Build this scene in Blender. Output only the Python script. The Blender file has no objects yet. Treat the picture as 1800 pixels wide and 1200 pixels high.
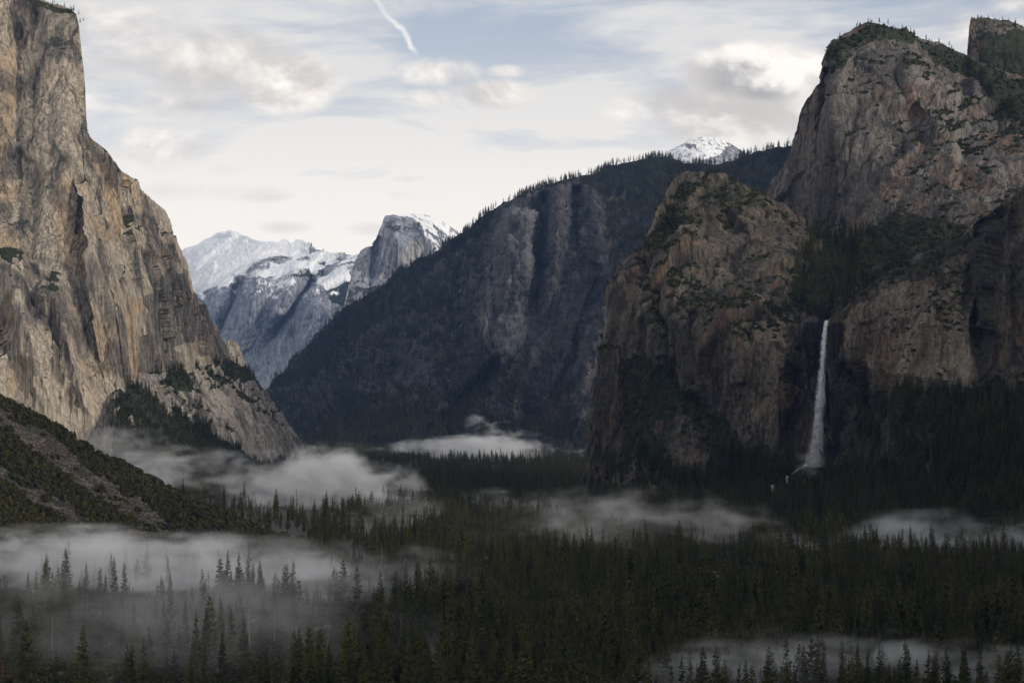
import bpy, math, random, time
import numpy as np
from mathutils import Vector
T0 = time.time()
R = math.radians
rng = np.random.default_rng(7)
random.seed(7)
S = bpy.context.scene
COL = S.collection

# ------------------------------------------------------------------ camera
F = 3300.0          # focal length in photo pixels (1800 wide)
HZ = 712.0          # row of the horizon
CAMZ = 155.0        # viewpoint height above the valley floor
cam_d = bpy.data.cameras.new('camera')
cam = bpy.data.objects.new('camera', cam_d); COL.objects.link(cam)
cam.location = (0, 0, CAMZ)
cam.rotation_euler = (R(90), 0, 0)
cam_d.sensor_width = 36.0
cam_d.lens = F / 1800 * 36
cam_d.shift_y = (HZ - 600) / 1800
cam_d.clip_start = 1.0
cam_d.clip_end = 200000
S.camera = cam

# ------------------------------------------------------------------ light
SUN_AZ, SUN_EL = 126.0, 20.0      # degrees clockwise from the view direction (+Y), elevation
def sun_vec():
    a, e = R(SUN_AZ), R(SUN_EL)
    return Vector((math.sin(a) * math.cos(e), math.cos(a) * math.cos(e), math.sin(e)))
sd = bpy.data.lights.new('sun', 'SUN')
sd.energy = 2.3
sd.angle = R(10)
sd.color = (1.0, 0.9, 0.76)
sun = bpy.data.objects.new('sun', sd); COL.objects.link(sun)
sun.rotation_euler = sun_vec().to_track_quat('Z', 'Y').to_euler()
sun.location = (800, -800, 3000)

S.view_settings.view_transform = 'Standard'
S.view_settings.look = 'None'
S.view_settings.exposure = 0.0
S.view_settings.gamma = 1.0
S.view_settings.use_curve_mapping = False
S.cycles.use_denoising = True
S.cycles.max_bounces = 4
S.cycles.diffuse_bounces = 1
S.cycles.glossy_bounces = 1
S.cycles.transparent_max_bounces = 12
S.cycles.volume_bounces = 1
S.cycles.volume_max_steps = 256
S.cycles.caustics_reflective = False
S.cycles.caustics_refractive = False

class NT:
    """small helper for node trees"""
    def __init__(s, tree): s.t = tree; s.n = tree.nodes; s.l = tree.links; s.n.clear()
    def add(s, typ, **kw):
        nd = s.n.new(typ)
        for k, v in kw.items():
            if k == 'ins':
                for kk, vv in v.items():
                    if isinstance(vv, bpy.types.NodeSocket): s.l.new(vv, nd.inputs[kk])
                    else: nd.inputs[kk].default_value = vv
            else: setattr(nd, k, v)
        return nd
    def math(s, op, a, b=None, c=None, clamp=False):
        nd = s.n.new('ShaderNodeMath'); nd.operation = op; nd.use_clamp = clamp
        for i, v in enumerate((a, b, c)):
            if v is None: continue
            if isinstance(v, bpy.types.NodeSocket): s.l.new(v, nd.inputs[i])
            else: nd.inputs[i].default_value = v
        return nd.outputs[0]
    def mix(s, f, a, b, blend='MIX'):
        nd = s.n.new('ShaderNodeMix'); nd.data_type = 'RGBA'; nd.blend_type = blend
        for k, v in ((0, f), (6, a), (7, b)):
            if isinstance(v, bpy.types.NodeSocket): s.l.new(v, nd.inputs[k])
            else: nd.inputs[k].default_value = v if k == 0 else (tuple(v) + (1,))[:4]
        return nd.outputs[2]
    def smooth(s, v, a, b):
        nd = s.n.new('ShaderNodeMapRange'); nd.interpolation_type = 'SMOOTHSTEP'
        s.l.new(v, nd.inputs[0]); nd.inputs[1].default_value = a; nd.inputs[2].default_value = b
        return nd.outputs[0]
    def noise(s, vec, scale, detail=4, rough=0.55, dist=0.0):
        nd = s.add('ShaderNodeTexNoise', ins={'Scale': scale, 'Detail': detail, 'Roughness': rough, 'Distortion': dist})
        if vec is not None: s.l.new(vec, nd.inputs['Vector'])
        return nd.outputs['Fac']
    def vmul(s, vec, v):
        nd = s.n.new('ShaderNodeVectorMath'); nd.operation = 'MULTIPLY'
        s.l.new(vec, nd.inputs[0]); nd.inputs[1].default_value = v
        return nd.outputs[0]

# ------------------------------------------------------------------ sky with clouds
W = bpy.data.worlds.new('World'); S.world = W; W.use_nodes = True
def build_world():
    k = NT(W.node_tree)
    out = k.add('ShaderNodeOutputWorld'); bg = k.add('ShaderNodeBackground')
    bg.inputs['Strength'].default_value = 0.1
    k.l.new(bg.outputs[0], out.inputs[0])
    sky = k.add('ShaderNodeTexSky', sky_type='NISHITA', sun_disc=False, sun_elevation=R(SUN_EL), sun_rotation=R(SUN_AZ),
                altitude=1300, air_density=1.0, dust_density=1.5, ozone_density=1.0)
    tc = k.add('ShaderNodeTexCoord')
    d = tc.outputs['Generated']
    sep = k.add('ShaderNodeSeparateXYZ'); k.l.new(d, sep.inputs[0])
    az = k.math('ARCTAN2', sep.outputs[0], sep.outputs[1])          # angle right of the view axis
    hyp = k.math('SQRT', k.math('ADD', k.math('MULTIPLY', sep.outputs[0], sep.outputs[0]), k.math('MULTIPLY', sep.outputs[1], sep.outputs[1])))
    el = k.math('ARCTAN2', sep.outputs[2], hyp)
    co = k.add('ShaderNodeCombineXYZ'); k.l.new(az, co.inputs[0]); k.l.new(el, co.inputs[1])
    P = co.outputs[0]
    # high thin cloud veil, stretched sideways
    veil = k.noise(k.vmul(P, (1.0, 4.2, 1)), 7.0, 6, 0.58, 0.6)
    veil2 = k.noise(k.vmul(P, (0.7, 5.5, 1)), 19.0, 4, 0.6, 0.4)
    low = k.math('SUBTRACT', 1.0, k.smooth(el, 0.07, 0.235), clamp=True)
    vf = k.math('ADD', k.smooth(k.math('ADD', veil, k.math('MULTIPLY', veil2, 0.25)), 0.48, 0.80), k.math('MULTIPLY', low, 1.0), clamp=True)
    skyc = k.mix(0.62, sky.outputs[0], (5.5, 5.95, 6.8))              # milky blue between the clouds
    cream = k.mix(k.smooth(el, 0.05, 0.2), (12.4, 11.4, 10.1), (8.4, 8.2, 7.9))
    c = k.mix(k.math('MULTIPLY', vf, 0.9), skyc, cream)
    # cumulus banks: centre az, el, half widths, amount
    def A(px): return math.atan((px - 900) / F)
    def E(py): return math.atan((HZ - py) / F)
    WHITE = [(300, 118, 250, 72, .95), (500, 150, 105, 55, 1.2), (190, 60, 190, 60, .9), (310, 190, 130, 42, .9), (290, 262, 95, 50, 1.0), (150, 160, 75, 60, .85),
             (775, 128, 80, 28, 1.0), (865, 166, 86, 28, 1.05), (770, 172, 70, 20, .75), (1345, 140, 150, 60, 1.35), (1180, 192, 115, 42, 1.15), (1290, 215, 190, 50, 1.1),
             (1660, 62, 95, 38, 1.15), (1795, 20, 80, 34, 1.0), (890, 126, 44, 14, .8), (350, 342, 120, 20, .85), (455, 345, 70, 17, .85), (505, 402, 60, 15, .85), (655, 404, 64, 17, .75), (395, 304, 42, 17, .7)]
    def field(daz, del_, base=None):
        az_ = k.math('ADD', az, daz); el_ = k.math('ADD', el, del_)
        cc = k.add('ShaderNodeCombineXYZ'); k.l.new(az_, cc.inputs[0]); k.l.new(k.math('MULTIPLY', el_, 1.5), cc.inputs[1])
        tex = k.math('MULTIPLY', k.math('SUBTRACT', k.noise(cc.outputs[0], 12.0, 6, 0.52, 0.3), 0.5), 3.6)
        if base is not None: return k.math('ADD', base, k.math('MULTIPLY', tex, k.math('ADD', k.math('MULTIPLY', base, 0.75), 0.12)))
        tot = None
        for (px, py, wx, wy, amt) in WHITE:
            ma = k.add('ShaderNodeVectorMath', operation='MULTIPLY_ADD'); k.l.new(P, ma.inputs[0]); ma.inputs[1].default_value = (F / wx, F / wy, 0); ma.inputs[2].default_value = (-A(px) * F / wx, -E(py) * F / wy, 0)
            dt = k.add('ShaderNodeVectorMath', operation='DOT_PRODUCT'); k.l.new(ma.outputs[0], dt.inputs[0]); k.l.new(ma.outputs[0], dt.inputs[1])
            g = k.math('MULTIPLY_ADD', dt.outputs['Value'], -0.55 * amt, amt * 0.92)
            tot = g if tot is None else k.math('MAXIMUM', tot, g)
        tot = k.math('MAXIMUM', tot, 0.0)
        # beyond the frame: the same broken cloud, placed by noise
        gen = k.math('MULTIPLY', k.smooth(k.noise(cc.outputs[0], 3.4, 4, 0.55), 0.45, 0.7), k.smooth(k.math('ABSOLUTE', az_), 0.29, 0.40))
        tot = k.math('MAXIMUM', tot, gen)
        return tot, k.math('ADD', tot, k.math('MULTIPLY', tex, k.math('ADD', k.math('MULTIPLY', tot, 0.75), 0.12)))
    bt_, d0 = field(0.0, 0.0); d1 = field(0.004, 0.0085, bt_)            # second sample towards the light: cloud thickness above
    fine = k.noise(P, 46.0, 5, 0.6, 0.2)
    wf = k.smooth(d0, 0.22, 1.0)
    lit = k.smooth(k.math('SUBTRACT', d0, d1), -0.22, 0.30)
    hi = k.smooth(el, 0.085, 0.13)                              # low far clouds are seen from their shaded side
    wcol = k.mix(lit, k.mix(hi, (6.8, 6.4, 6.1), (6.7, 6.25, 5.9)), k.mix(hi, (8.6, 8.0, 7.5), (12.0, 11.2, 10.2)))
    core = k.math('MULTIPLY', k.smooth(d0, 0.95, 1.6), k.math('SUBTRACT', 1.0, lit))
    wcol = k.mix(k.math('MULTIPLY', core, 0.8), wcol, (3.6, 3.5, 3.5))
    c = k.mix(k.math('MULTIPLY', wf, 0.88), c, wcol)
    # vapour trail: thin cloud line
    ax, ay, bx, by = A(655), E(-6), A(738), E(104)
    ln = math.hypot(bx - ax, by - ay); ux, uy = (bx - ax) / ln, (by - ay) / ln
    t = k.math('ADD', k.math('MULTIPLY', k.math('SUBTRACT', az, ax), ux), k.math('MULTIPLY', k.math('SUBTRACT', el, ay), uy))
    dd = k.math('SUBTRACT', k.math('MULTIPLY', k.math('SUBTRACT', az, ax), -uy), k.math('MULTIPLY', k.math('SUBTRACT', el, ay), -ux))
    dd = k.math('ADD', dd, k.math('MULTIPLY', k.math('SUBTRACT', k.noise(P, 42, 4), 0.5), 34 / F))
    wd = k.math('SUBTRACT', 1.0, k.smooth(k.math('ABSOLUTE', dd), 0.5 / F, 8.0 / F))
    seg = k.math('MULTIPLY', k.smooth(t, -ln, -ln * 0.9), k.math('SUBTRACT', 1.0, k.smooth(t, ln * 0.85, ln)))
    c = k.mix(k.math('MULTIPLY', k.math('MULTIPLY', wd, seg), k.smooth(fine, 0.25, 0.6)), c, (9.4, 9.2, 9.1))
    # below the horizon the ground hides the sky
    k.l.new(c, bg.inputs['Color'])
build_world()

# ------------------------------------------------------------------ numpy noise
_perm = np.random.default_rng(3).permutation(512).astype(np.int64)
_perm = np.concatenate([_perm, _perm, _perm])
_g = np.random.default_rng(5).normal(size=(512, 3)); _g /= np.linalg.norm(_g, axis=1)[:, None]
_g = _g.astype(np.float32)
_off = np.random.default_rng(9).random((512, 3)).astype(np.float32)
def _hash(i, j, l): return _perm[_perm[_perm[i & 511] + (j & 511)] + (l & 511)]
def perlin(p):
    p = p.astype(np.float32)
    f0 = np.floor(p); i = f0.astype(np.int64); f = p - f0
    u = f * f * f * (f * (f * 6 - 15) + 10)
    r = np.zeros(len(p), np.float32)
    for a in (0, 1):
        wx = u[:, 0] if a else 1 - u[:, 0]
        for b in (0, 1):
            wy = wx * (u[:, 1] if b else 1 - u[:, 1])
            for c in (0, 1):
                w = wy * (u[:, 2] if c else 1 - u[:, 2])
                g = _g[_hash(i[:, 0] + a, i[:, 1] + b, i[:, 2] + c) & 511]
                r += w * (g[:, 0] * (f[:, 0] - a) + g[:, 1] * (f[:, 1] - b) + g[:, 2] * (f[:, 2] - c))
    return r * 1.5
def fbm(p, octv=4, gain=0.5):
    r = 0; a = 1.0
    for o in range(octv):
        r = r + a * perlin(p * (2.03 ** o) + 17.3 * o); a *= gain
    return r
def ridged(p, octv=3, gain=0.5):
    r = 0; a = 1.0
    for o in range(octv):
        r = r + a * (1 - 2 * np.abs(perlin(p * (2.03 ** o) + 31.7 * o))); a *= gain
    return r
def cells(p):
    """voronoi: random value of nearest cell, F2-F1"""
    p = p.astype(np.float32)
    i = np.floor(p).astype(np.int64); f = p - i
    d1 = np.full(len(p), 9.0, np.float32); d2 = d1.copy(); val = np.zeros(len(p), np.float32)
    for a in (-1, 0, 1):
        for b in (-1, 0, 1):
            for c in (-1, 0, 1):
                h = _hash(i[:, 0] + a, i[:, 1] + b, i[:, 2] + c) & 511
                o = _off[h]
                d = (a + o[:, 0] - f[:, 0]) ** 2 + (b + o[:, 1] - f[:, 1]) ** 2 + (c + o[:, 2] - f[:, 2]) ** 2
                m = d < d1
                d2 = np.where(m, d1, np.minimum(d2, d)); val = np.where(m, h / 511.0, val); d1 = np.where(m, d, d1)
    return val, np.sqrt(d2) - np.sqrt(d1)
def facet(p, tilt=0.9):
    """angular blocks: every voronoi cell is a plane with its own level and lean"""
    p = p.astype(np.float32)
    i = np.floor(p).astype(np.int64); f = p - i
    d1 = np.full(len(p), 9.0, np.float32); val = np.zeros(len(p), np.float32)
    for a in (-1, 0, 1):
        for b in (-1, 0, 1):
            for c in (-1, 0, 1):
                h = _hash(i[:, 0] + a, i[:, 1] + b, i[:, 2] + c) & 511
                o = _off[h]
                x, y, z = a + o[:, 0] - f[:, 0], b + o[:, 1] - f[:, 1], c + o[:, 2] - f[:, 2]
                d = x * x + y * y + z * z
                g = _g[(h * 7 + 3) & 511]
                v = h / 511.0 - 0.5 + tilt * (g[:, 0] * x + g[:, 1] * y + 0.6 * g[:, 2] * z)
                m = d < d1
                val = np.where(m, v, val); d1 = np.where(m, d, d1)
    return val
def sstep(x, a, b):
    t = np.clip((x - a) / (b - a), 0, 1); return t * t * (3 - 2 * t)
def inpoly(px, py, poly):
    r = np.zeros(len(px), bool); n = len(poly)
    for i in range(n):
        x0, y0 = poly[i]; x1, y1 = poly[(i + 1) % n]
        c = ((y0 > py) != (y1 > py)) & (px < (x1 - x0) * (py - y0) / ((y1 - y0) or 1e-9) + x0)
        r ^= c
    return r
def polyline_dist(px, py, pts):
    best = np.full(len(px), 1e9)
    for (x0, y0), (x1, y1) in zip(pts[:-1], pts[1:]):
        dx, dy = x1 - x0, y1 - y0
        t = np.clip(((px - x0) * dx + (py - y0) * dy) / (dx * dx + dy * dy), 0, 1)
        best = np.minimum(best, np.hypot(px - x0 - t * dx, py - y0 - t * dy))
    return best
def tps(ctrl):
    c = np.array(ctrl, float); s = 300.0
    X = c[:, :2] / s; n = len(X)
    def ker(a, b):
        r2 = ((a[:, None, :] - b[None, :, :]) ** 2).sum(-1)
        return 0.5 * r2 * np.log(r2 + 1e-9)
    K = ker(X, X) + np.eye(n) * 0.02
    Pm = np.c_[np.ones(n), X]
    M = np.block([[K, Pm], [Pm.T, np.zeros((3, 3))]])
    w = np.linalg.solve(M, np.r_[c[:, 2], 0, 0, 0])
    def f(px, py):
        q = np.c_[px, py] / s
        return ker(q, X) @ w[:n] + w[n] + q @ w[n + 1:]
    return f
def at(px, py, Y):
    return np.stack([(px - 900) / F * Y, Y, CAMZ + (HZ - py) / F * Y], -1)

# ------------------------------------------------------------------ object helpers
def tag(o, label=None, cat=None, group=None, kind=None):
    if label: o['label'] = label
    if cat: o['category'] = cat
    if group: o['group'] = group
    if kind: o['kind'] = kind
    return o
def link(name, me, parent=None, mat=None):
    o = bpy.data.objects.new(name, me); COL.objects.link(o)
    if mat is not None: me.materials.append(mat)
    if parent is not None: o.parent = parent
    return o
def grid_mesh(name, P, smooth=True):
    """P: (rows, cols, 3)"""
    nr, nc = P.shape[:2]
    me = bpy.data.meshes.new(name)
    idx = np.arange(nr * nc).reshape(nr, nc)
    q = np.stack([idx[:-1, :-1], idx[1:, :-1], idx[1:, 1:], idx[:-1, 1:]], -1).reshape(-1, 4)
    me.vertices.add(nr * nc); me.vertices.foreach_set('co', P.reshape(-1).astype(np.float32))
    me.loops.add(q.size); me.loops.foreach_set('vertex_index', q.reshape(-1).astype(np.int32))
    me.polygons.add(len(q)); me.polygons.foreach_set('loop_start', (np.arange(len(q)) * 4).astype(np.int32))
    me.polygons.foreach_set('loop_total', np.full(len(q), 4, np.int32))
    me.polygons.foreach_set('use_smooth', np.full(len(q), smooth))
    me.update(calc_edges=True)
    return me
def set_col(me, name, arr):
    a = me.color_attributes.new(name, 'FLOAT_COLOR', 'POINT')
    a.data.foreach_set('color', np.ascontiguousarray(arr, dtype=np.float32).reshape(-1))
def normals(P):
    du = np.gradient(P, axis=1); dv = np.gradient(P, axis=0)
    n = np.cross(du, dv); n /= np.linalg.norm(n, axis=-1, keepdims=True) + 1e-9
    flip = (n[..., 1:2] > 0) & (np.abs(n[..., 1:2]) > 0.02)
    return np.where(flip, -n, n)
def blur(P, k):
    for ax in (0, 1):
        for _ in range(k):
            Q = np.concatenate([np.take(P, [0], ax), P, np.take(P, [-1], ax)], ax)
            n = P.shape[ax]
            P = (np.take(Q, range(0, n), ax) + 2 * P + np.take(Q, range(2, n + 2), ax)) / 4
    return P

# ------------------------------------------------------------------ materials
def rock_material(name, c1, c2, c3, stain, warm, veg, scale=1.0, bump=1.0):
    m = bpy.data.materials.new(name); m.use_nodes = True
    k = NT(m.node_tree)
    out = k.add('ShaderNodeOutputMaterial'); b = k.add('ShaderNodeBsdfPrincipled')
    b.inputs['Roughness'].default_value = 0.9
    b.inputs['Specular IOR Level'].default_value = 0.2
    k.l.new(b.outputs[0], out.inputs[0])
    geo = k.add('ShaderNodeNewGeometry'); P = geo.outputs['Position']
    at_ = k.add('ShaderNodeAttribute', attribute_name='mask'); sp = k.add('ShaderNodeSeparateColor'); k.l.new(at_.outputs['Color'], sp.inputs[0])
    vegm, stm, wm, snow = sp.outputs[0], sp.outputs[1], sp.outputs[2], at_.outputs['Alpha']
    big = k.noise(k.vmul(P, (1, 1, 0.35)), 0.012 / scale, 5, 0.6)
    streak = k.noise(k.vmul(P, (1, 1, 0.06)), 0.09 / scale, 5, 0.65)
    fine = k.noise(k.vmul(P, (1, 1, 0.2)), 0.22 / scale, 4, 0.65)
    c = k.mix(k.smooth(big, 0.35, 0.65), c1, c2)
    c = k.mix(k.math('MULTIPLY', k.smooth(streak, 0.42, 0.66), 0.75), c, c3)
    c = k.mix(k.math('MULTIPLY', wm, k.smooth(fine, 0.2, 0.6)), c, warm)
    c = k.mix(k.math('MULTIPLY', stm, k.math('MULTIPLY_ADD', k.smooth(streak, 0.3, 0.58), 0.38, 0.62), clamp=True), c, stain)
    c = k.mix(k.math('MULTIPLY', k.math('MULTIPLY', stm, -1.0, clamp=True), k.smooth(big, 0.25, 0.6)), c, tuple(v * 1.7 for v in c2))
    c = k.mix(1.0, c, k.mix(k.smooth(fine, 0.25, 0.75), (0.5, 0.5, 0.5), (1.42, 1.42, 1.42)), 'MULTIPLY')
    wj = k.add('ShaderNodeVectorMath', operation='MULTIPLY_ADD'); nz_ = k.add('ShaderNodeTexNoise', ins={'Scale': 0.02 / scale, 'Detail': 3.0}); k.l.new(P, nz_.inputs['Vector'])
    k.l.new(nz_.outputs['Color'], wj.inputs[0]); wj.inputs[1].default_value = (9 * scale, 9 * scale, 20 * scale); k.l.new(P, wj.inputs[2])
    joints = None
    for sc_, zs, wd in ((0.026, 0.10, 0.04), (0.07, 0.17, 0.05)):
        vo = k.add('ShaderNodeTexVoronoi', feature='DISTANCE_TO_EDGE', ins={'Scale': sc_ / scale}); k.l.new(k.vmul(wj.outputs[0], (1, 1, zs)), vo.inputs['Vector'])
        j = k.smooth(vo.outputs['Distance'], 0.0, wd); joints = j if joints is None else k.math('MULTIPLY', joints, j)
    jm = k.math('ADD', joints, k.smooth(big, 0.38, 0.62), clamp=True)          # joints come and go over the wall
    c = k.mix(jm, k.mix(1.0, c, (0.55, 0.54, 0.53), 'MULTIPLY'), c)
    vn = k.noise(P, 0.14 / scale, 4, 0.7)
    vcol = k.mix(k.smooth(vn, 0.35, 0.65), veg, tuple(v * 2.1 for v in veg))
    vm = k.smooth(k.math('ADD', vegm, k.math('MULTIPLY', k.math('SUBTRACT', vn, 0.5), 0.7)), 0.35, 0.6)
    c = k.mix(vm, c, vcol)
    sm = k.smooth(k.math('ADD', snow, k.math('MULTIPLY', k.math('SUBTRACT', fine, 0.5), 0.8)), 0.4, 0.6)
    c = k.mix(sm, c, (0.9, 0.91, 0.93))
    k.l.new(c, b.inputs['Base Color'])
    bp = k.add('ShaderNodeBump', ins={'Strength': 0.85 * bump, 'Distance': 3.0 * scale})
    hgt = k.math('ADD', k.math('ADD', fine, k.math('MULTIPLY', streak, 0.8)), k.math('MULTIPLY', jm, 0.5))
    k.l.new(hgt, bp.inputs['Height']); k.l.new(bp.outputs[0], b.inputs['Normal'])
    return m
VEG = (0.018, 0.021, 0.011)
MAT = {
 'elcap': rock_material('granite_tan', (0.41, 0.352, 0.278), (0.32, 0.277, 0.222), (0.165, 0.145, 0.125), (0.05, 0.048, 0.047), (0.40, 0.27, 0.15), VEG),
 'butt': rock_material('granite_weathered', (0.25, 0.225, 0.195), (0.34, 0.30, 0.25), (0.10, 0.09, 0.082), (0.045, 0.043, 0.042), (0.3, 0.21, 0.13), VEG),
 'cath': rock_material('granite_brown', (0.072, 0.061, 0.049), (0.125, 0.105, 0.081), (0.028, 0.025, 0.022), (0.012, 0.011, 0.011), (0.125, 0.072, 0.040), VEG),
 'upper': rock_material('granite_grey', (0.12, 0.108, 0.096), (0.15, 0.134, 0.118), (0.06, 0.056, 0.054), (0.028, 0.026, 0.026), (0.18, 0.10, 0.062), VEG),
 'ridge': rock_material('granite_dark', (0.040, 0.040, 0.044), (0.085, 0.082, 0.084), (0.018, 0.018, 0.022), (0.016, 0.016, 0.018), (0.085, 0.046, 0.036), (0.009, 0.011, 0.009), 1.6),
 'far': rock_material('granite_haze_blue', (0.25, 0.27, 0.315), (0.37, 0.385, 0.42), (0.155, 0.17, 0.205), (0.08, 0.08, 0.088), (0.34, 0.29, 0.22), (0.022, 0.026, 0.024), 3.5),  # blue of the distant air haze is put into this rock colour
 'hill': rock_material('talus_slope', (0.05, 0.042, 0.036), (0.075, 0.064, 0.055), (0.028, 0.025, 0.022), (0.02, 0.018, 0.016), (0.085, 0.056, 0.04), (0.016, 0.018, 0.009), 0.5),
}

# ------------------------------------------------------------------ mountains
SCATTER = {}      # name -> (points, slopes, veg)
def mountain(name, pairs, ctrl, mat, step=1.6, ribs=(), disp=(30, 120, 8, 45, 2.5), zstretch=4.0, jag=3.0, veg_slope=(0.5, 0.75), polys=(),
             stain_amt=0.5, warm_amt=0.25, back=400, apron=0, parent=None, tilt=0.0, veg_bias=0.0, label=None, cat=None, seed=0.0):
    tp = np.array([p[0] for p in pairs], float); bt = np.array([p[1] for p in pairs], float)
    seg = np.maximum(np.hypot(*np.diff(tp, axis=0).T), np.hypot(*np.diff(bt, axis=0).T))
    s = np.r_[0, np.cumsum(seg)]
    nc = int(s[-1] / step) + 1
    hmax = np.hypot(*(tp - bt).T).max(); nr = int(hmax / step) + 1
    u = np.linspace(0, s[-1], nc)
    tx, ty = np.interp(u, s, tp[:, 0]), np.interp(u, s, tp[:, 1])
    bx, by = np.interp(u, s, bt[:, 0]), np.interp(u, s, bt[:, 1])
    # uneven skyline
    nz = fbm(np.c_[u / 38.0, np.full(nc, seed), np.zeros(nc)], 4, 0.6)
    ty = ty + nz * jag; tx = tx + nz * jag * 0.3
    t = np.linspace(0, 1, nr)[:, None]
    px = tx + (bx - tx) * t; py = ty + (by - ty) * t
    f = tps(ctrl)
    Y = f(px.ravel(), py.ravel())
    for (pts, width, amp) in ribs:
        d = polyline_dist(px.ravel(), py.ravel(), pts)
        d = d + 0.35 * width * fbm(np.c_[px.ravel() / 22, py.ravel() / 60, np.full(px.size, seed)], 3)
        run = np.clip((py.ravel() - pts[0][1]) / max(pts[-1][1] - pts[0][1], 1e-3), 0, 1) if pts[-1][1] - pts[0][1] > 60 else 0 * d
        Y = Y - amp * (1 - sstep(run, 0.45, 1.0)) * (0.75 * np.clip(1 - d / (width * 1.7), 0, 1) + 0.25 * np.exp(-(d / width) ** 2))
    Y = Y.reshape(nr, nc)
    Pb = at(px, py, Y)
    N = normals(blur(Pb, 6))
    q = Pb.reshape(-1, 3).copy()
    k = np.array([1, 1, 1 / zstretch])
    if tilt: q[:, 0] += tilt * q[:, 2]
    A1, w1, A2, w2, A3 = disp
    warp = perlin(q * k / (w2 * 2) + seed) * w2 * 0.45
    qw = q + warp[:, None] * np.array([1, 1, 0.3])
    d = A1 * (0.9 * facet(qw * k / w1 + seed) + 0.5 * fbm(q * k / (w1 * 1.7) + seed, 2))
    d += A2 * 1.3 * facet(qw * k / w2 + seed + 5) + A2 * 0.55 * facet(qw * k * np.array([1, 1, 1.5]) / (w2 * 0.36) + seed + 9)
    crack = 1 - sstep(np.abs(perlin(qw * np.array([1, 1, 0.12]) / (w2 * 1.1) + seed + 2)), 0, 0.05)
    crack2 = 1 - sstep(np.abs(perlin(qw * np.array([1, 1, 0.7]) / (w2 * 1.9) + seed + 4)), 0, 0.03)
    d -= A2 * 0.55 * crack + A2 * 0.4 * crack2
    d = blur(d.reshape(nr, nc)[..., None], 2)[..., 0].ravel()          # worn edges
    d += A3 * fbm(q * np.array([1, 1, 0.6]) / (w2 * 0.16), 3, 0.6)
    fade = (sstep(t, 0.0, 0.02) * 0.75 + 0.25) * np.ones((1, nc))
    P = Pb + N * (d.reshape(nr, nc) * fade)[..., None]
    Nn = normals(blur(P, 1))
    nzv = Nn[..., 2].ravel()
    # masks
    veg = sstep(nzv + 0.22 * fbm(q / (w1 * 0.5) + 3, 3), *veg_slope) + veg_bias
    st = sstep(fbm(qw * np.array([1, 1, 0.05]) / (w1 * 0.35) + 11, 3) + 0.5 * fbm(q / (w1 * 2.0) + 4, 2), 0.05, 0.55) * stain_amt
    st = np.maximum(st, crack * 0.5)
    wa = sstep(fbm(qw * np.array([1, 1, 0.3]) / (w1 * 0.6) + 21, 3), 0.1, 0.6) * warm_amt
    snow = np.zeros(len(nzv))
    pxw = px.ravel() + 9 * fbm(q / (w1 * 0.7) + 2, 3); pyw = py.ravel() + 7 * fbm(q / (w1 * 0.7) + 8, 3)
    for (kind, val, poly) in polys:
        m = inpoly(pxw, pyw, poly)
        if kind == 'veg': veg = np.where(m, np.clip(val + 0.35 * fbm(q / (w1 * 0.3) + 6, 3), 0, 1), veg)
        if kind == 'bare': veg = np.where(m, np.clip(veg * val + 0.5 * fbm(q / (w1 * 0.25) + 6, 3) * min(1, val * 4), 0, 1), veg)
        if kind == 'stain': st = np.where(m, np.clip(st + val, -1, 1), st)
        if kind == 'warm': wa = np.where(m, np.clip(wa + val, 0, 1), wa)
        if kind == 'snow': snow = np.where(m, np.clip(val - 0.6 * sstep(-nzv, -0.42, 0.0) + 0.32 * fbm(q / (w1 * 0.2), 4, 0.65), 0, 1), snow)
    snow = blur(snow.reshape(nr, nc)[..., None], 3)[..., 0].ravel()
    if snow.any():                                                     # snow lies smooth over the rock
        P = Pb + N * (d.reshape(nr, nc) * fade * (1 - 0.4 * blur(snow.reshape(nr, nc)[..., None], 4)[..., 0]))[..., None]
    rows = [P]; nb = 0
    mk = np.stack([np.clip(veg, 0, 1), np.clip(st, -1, 1), np.clip(wa, 0, 1), snow], -1).reshape(nr, nc, 4)
    mrows = [mk]
    if back:
        ks = np.array([1.0, 0.62, 0.34, 0.16, 0.05])
        # the far side: recedes behind the skyline and falls away into the mountain's body
        p0x, p0y = 900 + F * P[0][:, 0] / P[0][:, 1], HZ - F * (P[0][:, 2] - CAMZ) / P[0][:, 1]
        ix, iy = bx - tx, by - ty; il = np.hypot(ix, iy) + 1e-6; ins = np.minimum(il * 0.5, 60)
        up = np.stack([at(p0x + ix / il * ins * a ** 1.2, p0y + iy / il * ins * a ** 1.2 + 6 * a, P[0][:, 1] + back * a) for a in ks])
        rows.insert(0, up); mrows.insert(0, np.repeat(mk[:1], 5, 0)); nb = 5
    if apron:
        na = 24
        ks = (np.arange(1, na + 1) / na)[:, None, None]
        dn = P[-1][None] + ks * np.array([0, -apron, 0.0])
        zb = P[-1][None, :, 2] * (1 - ks[..., 0]) ** 1.3 - 6 * ks[..., 0]
        dn[..., 2] = zb + 2.5 * fbm(dn.reshape(-1, 3) / 40, 3).reshape(na, nc) * (1 - ks[..., 0])
        rows.append(dn); ma = np.zeros((na, nc, 4)); ma[..., 0] = 0.9; mrows.append(ma)
    PP = np.concatenate(rows, 0); MM = np.concatenate(mrows, 0)
    me = grid_mesh(name, PP)
    set_col(me, 'mask', MM)
    o = link(name, me, parent, MAT[mat])
    if parent is None: tag(o, label, cat, kind='structure')
    SCATTER[o.name] = dict(P=PP, veg=MM[..., 0], snow=MM[..., 3], nb=nb, nr=nr, px=px, py=py)
    return o

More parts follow.
